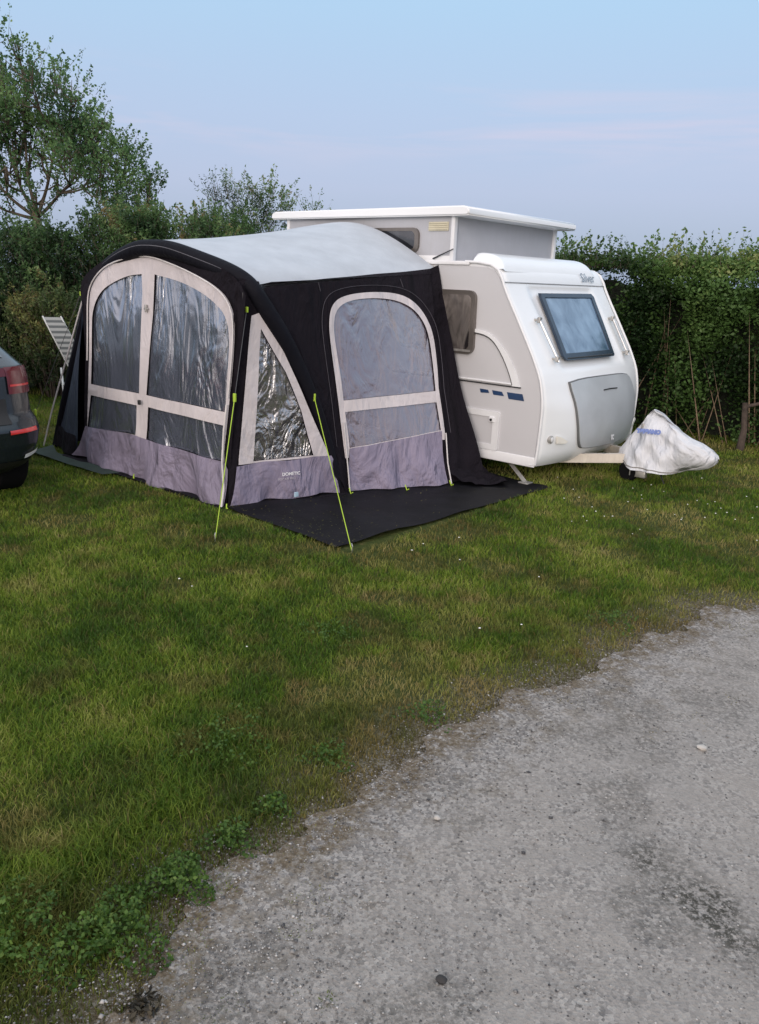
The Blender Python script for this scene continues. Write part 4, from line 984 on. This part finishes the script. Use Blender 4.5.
gap = fbm(S_*2.8, Z_*2.2, 113, 3); keepm = rng.random(n) < np.clip((gap-.33)*6, .12, 1)*np.clip(.55+Z_*.5, 0, 1)
keepm &= Z_ > .05
S_, T_, Z_ = S_[keepm], T_[keepm], Z_[keepm]
X_, Y_ = l2w(S_, T_); P = np.stack([X_, Y_, Z_], 1)
# rising shoots along the top
nb = 2600; Sb = rng.uniform(-8, 3.4, nb); Tb = rng.uniform(3.7, 4.6, nb); Xb, Yb = l2w(Sb, Tb); Bt = np.stack([Xb, Yb, np.full(nb, 2.0)+.08*np.clip(Sb, 0, 3)/3], 1)
Dt = rng.normal(size=(nb, 3))*.35; Dt[:, 2] = .8; Dt /= np.linalg.norm(Dt, axis=1)[:, None]; Lt = .12+.42*rng.random(nb)**3
P2, f2 = sprays(Bt, Dt, Lt, 16, .03, .04)
Pall = np.concatenate([P, P2])
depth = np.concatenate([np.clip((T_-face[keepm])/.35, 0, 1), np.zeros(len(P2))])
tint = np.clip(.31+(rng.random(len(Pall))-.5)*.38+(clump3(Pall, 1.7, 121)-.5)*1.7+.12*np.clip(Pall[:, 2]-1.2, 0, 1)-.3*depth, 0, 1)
sz = (.030+.034*rng.random(len(Pall)))
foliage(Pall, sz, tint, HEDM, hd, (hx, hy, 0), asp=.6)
twigmesh(Bt, Dt, Lt, .004, 'shoots', BARK, hd, (hx, hy, 0))
# stems
ns_ = 90; Sb = rng.uniform(-6, 3.4, ns_); Tb = rng.uniform(3.62, 4.1, ns_); Xb, Yb = l2w(Sb, Tb); Bt = np.stack([Xb, Yb, np.zeros(ns_)], 1)
Dt = rng.normal(size=(ns_, 3))*.26; Dt[:, 2] = 1; Dt[:, :2] -= np.array([-sT, cT])*.06; Dt /= np.linalg.norm(Dt, axis=1)[:, None]; Lt = rng.uniform(.9, 1.9, ns_)
twigmesh(Bt, Dt, Lt, .005+.012*rng.random(ns_)**2, 'stems', simple('brown hedge stems', (.20, .14, .09), .9, var=.4, vs=20), hd, (hx, hy, 0))
# old stump in the hedge foot at right
sx, sy = l2w(.75, 3.42)
mb = MB().tube([(sx, sy, 0), (sx+.01, sy, .25), (sx-.02, sy+.02, .55)], [.045, .035, .03], 10).tube([(sx-.02, sy+.02, .5), (sx+.35, sy-.02, .62)], [.022, .012], 8)
mb.build('stump', BARKD, hd, off=(hx, hy, 0))
# near-black sheet added inside the hedge to block the view through it
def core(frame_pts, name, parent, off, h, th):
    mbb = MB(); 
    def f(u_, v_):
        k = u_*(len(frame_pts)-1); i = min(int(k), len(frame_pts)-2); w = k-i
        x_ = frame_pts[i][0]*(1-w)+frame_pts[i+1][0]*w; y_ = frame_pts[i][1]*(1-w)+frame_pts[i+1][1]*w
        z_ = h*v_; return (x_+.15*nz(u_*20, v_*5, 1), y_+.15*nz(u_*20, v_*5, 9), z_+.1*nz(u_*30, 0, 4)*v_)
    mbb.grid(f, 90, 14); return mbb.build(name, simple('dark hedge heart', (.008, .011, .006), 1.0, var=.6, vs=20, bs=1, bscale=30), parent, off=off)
core([l2w(-8.2, 4.15), l2w(-3, 4.15), l2w(3.6, 4.15)], 'inner_occluder', hd, (hx, hy, 0), 1.82, .3)

# --- shrubs on the left and behind
def shrub(cx_, cy_, rx, ry, h, ntw, kl, size, m_, label, lean=.25, seed=1, group=None, base=.15, asp=.42, shoots=True, tb=0.0):
    o = thing('shrub', label, 'shrub', (cx_, cy_, 0), frame=IDM, group=group)
    a = rng.random(ntw)*6.283; r = np.sqrt(rng.random(ntw))
    z0 = base+(h-base)*rng.random(ntw)**.9*.92
    lim = np.sqrt(np.clip(1-(z0/h)**2.6, 0.04, 1))*(1+.35*(fbm(a*1.5, z0*1.3, seed, 2)-.5)*2)
    B = np.stack([cx_+rx*r*lim*np.cos(a), cy_+ry*r*lim*np.sin(a), z0], 1)
    D = np.stack([np.cos(a)*lean*r*1.5, np.sin(a)*lean*r*1.5, np.ones(ntw)], 1)+rng.normal(size=(ntw, 3))*.28; D /= np.linalg.norm(D, axis=1)[:, None]
    Ln = (.16+.30*rng.random(ntw)**1.5)*(h/2.4)**.5
    P, f = sprays(B, D, Ln, kl, .045, size)
    rr = np.hypot((P[:, 0]-cx_)/rx, (P[:, 1]-cy_)/ry)
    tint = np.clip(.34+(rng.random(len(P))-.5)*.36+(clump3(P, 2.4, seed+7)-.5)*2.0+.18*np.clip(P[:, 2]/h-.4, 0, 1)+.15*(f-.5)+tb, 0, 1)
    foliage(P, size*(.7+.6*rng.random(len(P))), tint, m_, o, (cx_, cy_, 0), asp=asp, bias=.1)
    twigmesh(B, D, Ln, .0035, 'twigs', BARK, o, (cx_, cy_, 0))
    ns_ = 26; a = rng.random(ns_)*6.283; Bs = np.stack([cx_+rx*.3*np.cos(a)*rng.random(ns_), cy_+ry*.3*np.sin(a)*rng.random(ns_), np.zeros(ns_)], 1)
    Ds = np.stack([np.cos(a)*.28*rx, np.sin(a)*.28*ry, np.ones(ns_)], 1); Ds /= np.linalg.norm(Ds, axis=1)[:, None]
    twigmesh(Bs, Ds, np.full(ns_, h*.85), .018, 'stems', BARKD, o, (cx_, cy_, 0)); return o
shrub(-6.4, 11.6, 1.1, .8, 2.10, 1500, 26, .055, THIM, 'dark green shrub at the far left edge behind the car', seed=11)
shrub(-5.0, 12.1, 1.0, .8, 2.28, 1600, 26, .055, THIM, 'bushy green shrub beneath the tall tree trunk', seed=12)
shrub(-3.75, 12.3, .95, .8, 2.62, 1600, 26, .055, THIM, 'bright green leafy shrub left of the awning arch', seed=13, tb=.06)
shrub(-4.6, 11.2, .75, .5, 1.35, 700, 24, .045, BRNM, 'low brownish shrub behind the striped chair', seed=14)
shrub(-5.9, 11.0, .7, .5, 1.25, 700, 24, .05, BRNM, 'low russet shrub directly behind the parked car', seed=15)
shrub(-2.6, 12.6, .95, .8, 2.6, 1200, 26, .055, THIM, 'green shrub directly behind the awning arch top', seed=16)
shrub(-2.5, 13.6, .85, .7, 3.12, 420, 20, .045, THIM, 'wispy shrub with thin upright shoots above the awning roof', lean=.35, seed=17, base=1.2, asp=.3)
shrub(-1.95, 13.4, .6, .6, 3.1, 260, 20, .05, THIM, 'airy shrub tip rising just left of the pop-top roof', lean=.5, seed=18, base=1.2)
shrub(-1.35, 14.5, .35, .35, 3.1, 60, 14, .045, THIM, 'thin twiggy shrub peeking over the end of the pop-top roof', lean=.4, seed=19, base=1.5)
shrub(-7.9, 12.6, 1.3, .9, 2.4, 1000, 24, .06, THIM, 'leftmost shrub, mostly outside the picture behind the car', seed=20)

# --- tree
def make_tree(cx_, cy_, blobs, label, fork_z, trunk_r, nleaf_scale=1.0, seed=3, lean=(.03, 0), nlimb=0):
    o = thing('tree', label, 'tree', (cx_, cy_, 0), frame=IDM)
    rs = random.Random(seed)
    fork = Vector((cx_+lean[0], cy_+lean[1], fork_z))
    base = MB().tube([(cx_-.05, cy_, 0), (cx_-.02, cy_, fork_z*.5), fork], [trunk_r*1.25, trunk_r, trunk_r*.85], 12).build('trunk', BARK, o)
    br = MB(); B = []; D = []; LL = []; nodes = [(fork, .07)]; blobs = list(blobs[:nlimb])+sorted(blobs[nlimb:], key=lambda q: (Vector(q[:3])-fork).length); bi = 0
    for (x_, y_, z_, r_, dn) in blobs:
        c_ = Vector((x_, y_, z_))
        bi += 1
        cand = [nodes[0]] if bi <= nlimb else [q for q in nodes if (q[0]-fork).length < .72*(c_-fork).length+.05 and (q[0].z < c_.z-.12 or q[1] > .065)] or [q for q in nodes if (q[0]-fork).length > .35] or [nodes[0]]
        if bi > nlimb and nlimb: cand = [q for q in cand if (q[0]-fork).length > .35] or cand
        st0, rst = min(cand, key=lambda q: (q[0]-c_).length+.15*abs(q[0].x-c_.x))
        if c_.z < 3.05 and c_.x-fork.x > 1: st0 = Vector((c_.x-.35, cy_+.2, .4)); rst = .03
        mid = st0.lerp(c_, .5)+Vector((rs.uniform(-.1, .1), rs.uniform(-.1, .1), -.04*(c_-st0).length))
        pts = chaikin3([st0, st0.lerp(mid, .5)+Vector((0, 0, -.02)), mid, c_.lerp(mid, .3), c_+Vector((0, 0, r_*.5))], 2)
        n0 = len(pts); r0 = min(.027, rst*.8); nodes += [(p, r0*(1-i/n0)**.8+.006) for i, p in enumerate(pts)][2::2]; br.tube(pts, [r0*(1-i/n0)**.8+.006 for i in range(n0)], 7)
        nt_ = int(100*dn*(r_/.5)**2*nleaf_scale)
        for k in range(nt_):
            v = Vector((rs.gauss(0, 1), rs.gauss(0, 1), rs.gauss(0, 1))).normalized()*r_*rs.random()**.45; v.z *= 1.0
            p = c_+v; d = Vector((v.x*.9, v.y*.9, abs(v.z)*.4+.75*r_))+Vector((rs.gauss(0, .2), rs.gauss(0, .2), rs.gauss(0, .2)))*r_*.9
            d.normalize(); B.append(p[:]); D.append(d[:]); LL.append((rs.uniform(.12, .42)+(.35 if rs.random() < .06 else 0))*(.6+r_*.6))
        for k in range(7):
            e_ = c_+Vector((rs.gauss(0, .5), rs.gauss(0, .5), rs.gauss(0, .4)+.3))*r_; a_ = pts[int(n0*rs.uniform(.45, .9))]
            br.tube([a_, a_.lerp(e_, .5)+Vector((0, 0, -.04)), e_], [.016, .011, .004], 5)
    br.build('branches', BARK, o)
    B = np.array(B); D = np.array(D); LL = np.array(LL)
    P, f = sprays(B, D, LL, 20, .045, .05)
    tint = np.clip(.42+(rng.random(len(P))-.5)*.4+(clump3(P, 1.8, seed+33)-.5)*1.3+.1*(f-.5), 0, 1)
    foliage(P, .043*(.6+.8*rng.random(len(P))), tint, TREM, o, (cx_, cy_, 0), asp=.7, bias=.1)
    twigmesh(B, D, LL, .0045, 'twigs', BARK, o, (cx_, cy_, 0)); return o
def bl(px, py, r, dn=1.0, dy=0.0): return (-5.85+(px-35)*.0163, 14+dy, 2.54+(215-py-14)*.0148, r/60, dn)
blobs = [bl(10, 85, 24, 1), bl(35, 100, 24, .7), bl(20, 130, 26, .6), bl(45, 150, 22, .4), bl(75, 125, 24, 1), bl(-10, 120, 28, 1), bl(60, 170, 18, .5), bl(18, 62, 26, .8), bl(48, 62, 26, .7, .5), bl(80, 92, 28, .8), bl(15, 105, 32, .8, -.5), bl(55, 118, 34, .8, .6), bl(95, 132, 32, 1.1), bl(128, 140, 20, 1.3, .2), bl(150, 168, 17, 1.3), bl(118, 165, 28, 1.4, -.4), bl(140, 195, 20, 1.4), bl(105, 190, 24, 1.2, .5), bl(85, 150, 24, .8, -.7), bl(0, 150, 28, .6, .6), bl(-30, 90, 38, .8), bl(-45, 150, 34, .8), bl(110, 112, 18, .8), bl(30, 38, 14, .6), bl(55, 82, 24, .7, -.6), bl(160, 205, 14, 1.2, .3)]
blobs += [bl(20, 165, 20, .5, -.4), bl(50, 190, 17, .6, -.5), bl(0, 195, 17, .6, -.3)]
blobs = [bl(12, 130, 20, .6), bl(32, 105, 22, .7), bl(62, 118, 22, .7), bl(88, 150, 20, .8), bl(-12, 150, 22, .6)]+blobs
make_tree(-5.85, 14, blobs, 'tall open-crowned tree with forked trunk rising behind the left shrubs', 2.50, .085, nlimb=5)
b2 = [(-4.22+a, 9.6+b, 4.02+c, r, 1.3) for a, b, c, r in ((-.25, .0, .0, .25), (-.55, .1, .1, .35), (-.9, .2, -.1, .4))]
make_tree(-7.0, 9.7, b2, 'near tree whose single leafy branch tip enters at the top left corner', 2.2, .10, .8, seed=9)

# ================================================================== LIGHT, SKY, CAMERA
w = bpy.data.worlds.new('World'); scn.world = w; w.use_nodes = True; nt = w.node_tree; nt.nodes.clear(); L = nt.links
SUN_AZ = math.radians(196); SUN_EL = math.radians(14)      # azimuth of the glow, clockwise from +Y
sd = Vector((math.sin(SUN_AZ)*math.cos(SUN_EL), math.cos(SUN_AZ)*math.cos(SUN_EL), math.sin(SUN_EL)))
sky = N(nt, 'ShaderNodeTexSky', sky_type='NISHITA'); sky.sun_disc = False; sky.sun_elevation = SUN_EL; sky.sun_rotation = SUN_AZ
bg1 = N(nt, 'ShaderNodeBackground'); bg1.inputs[1].default_value = .015; L.new(sky.outputs[0], bg1.inputs[0])
tc = N(nt, 'ShaderNodeTexCoord'); sp_ = N(nt, 'ShaderNodeSeparateXYZ'); L.new(tc.outputs['Generated'], sp_.inputs[0])
grad = ramp(nt, sp_.outputs[2], [(0, (.27, .35, .52)), (.04, (.34, .415, .585)), (.10, (.43, .49, .68)), (.17, (.44, .54, .74)), (.28, (.42, .61, .82)), (.5, (.74, .90, 1.08)), (1, (1.10, 1.18, 1.28))])
# warm evening glow around the low sun side
vm = N(nt, 'ShaderNodeVectorMath', operation='DOT_PRODUCT'); L.new(tc.outputs['Generated'], vm.inputs[0]); vm.inputs[1].default_value = sd
gl = maprange(nt, vm.outputs['Value'], .1, 1.0)
c = mix(nt, gl, grad, (1.5, 1.32, 1.27))
# faint pink cloud wisp
ns = pos_noise(nt, 2.2, 4, .6, tc.outputs['Generated'], dist=.5, stretch=(1.0, 1.0, 9.0))
band = math_(nt, 'MULTIPLY', maprange(nt, sp_.outputs[2], .11, .16), maprange(nt, sp_.outputs[2], .22, .17))
cl = math_(nt, 'MULTIPLY', band, maprange(nt, ns, .46, .66, 0, .6))
c = mix(nt, cl, c, (.68, .58, .70))
bg2 = N(nt, 'ShaderNodeBackground'); bg2.inputs[1].default_value = 1.0; L.new(c, bg2.inputs[0])
ad = N(nt, 'ShaderNodeAddShader'); L.new(bg1.outputs[0], ad.inputs[0]); L.new(bg2.outputs[0], ad.inputs[1])
wo_ = N(nt, 'ShaderNodeOutputWorld'); L.new(ad.outputs[0], wo_.inputs[0])
sl = bpy.data.lights.new('sun', 'SUN'); sl.energy = 1.25; sl.angle = math.radians(25); sl.color = (1, .90, .82)
so = bpy.data.objects.new('sun', sl); COL.objects.link(so); so.rotation_euler = sd.to_track_quat('Z', 'Y').to_euler()

PITCH, ROLL, FPX = .2814, .0402, 805.0
cam = bpy.data.cameras.new('camera'); co = bpy.data.objects.new('camera', cam); COL.objects.link(co); scn.camera = co
cam.sensor_fit = 'VERTICAL'; cam.sensor_height = 24; cam.lens = 24*FPX/1024; cam.clip_end = 1000; cam.clip_start = .05
fwd = Vector((0, math.cos(PITCH), -math.sin(PITCH))); r0 = Vector((1, 0, 0)); u0 = r0.cross(fwd)
rr = r0*math.cos(ROLL)+u0*math.sin(ROLL); uu = u0*math.cos(ROLL)-r0*math.sin(ROLL)
co.matrix_world = Matrix(((rr.x, uu.x, -fwd.x, 0), (rr.y, uu.y, -fwd.y, 0), (rr.z, uu.z, -fwd.z, CAM_H), (0, 0, 0, 1)))
scn.view_settings.view_transform = 'Standard'; scn.view_settings.look = 'None'; scn.view_settings.exposure = 0
scn.cycles.use_denoising = True; scn.cycles.max_bounces = 8; scn.cycles.transparent_max_bounces = 12; scn.cycles.sample_clamp_indirect = 4
for o in scn.objects:
    if '_off' in o: del o['_off']
    if 'label' in o and o.type == 'MESH' and o.parent is not None: del o['label']
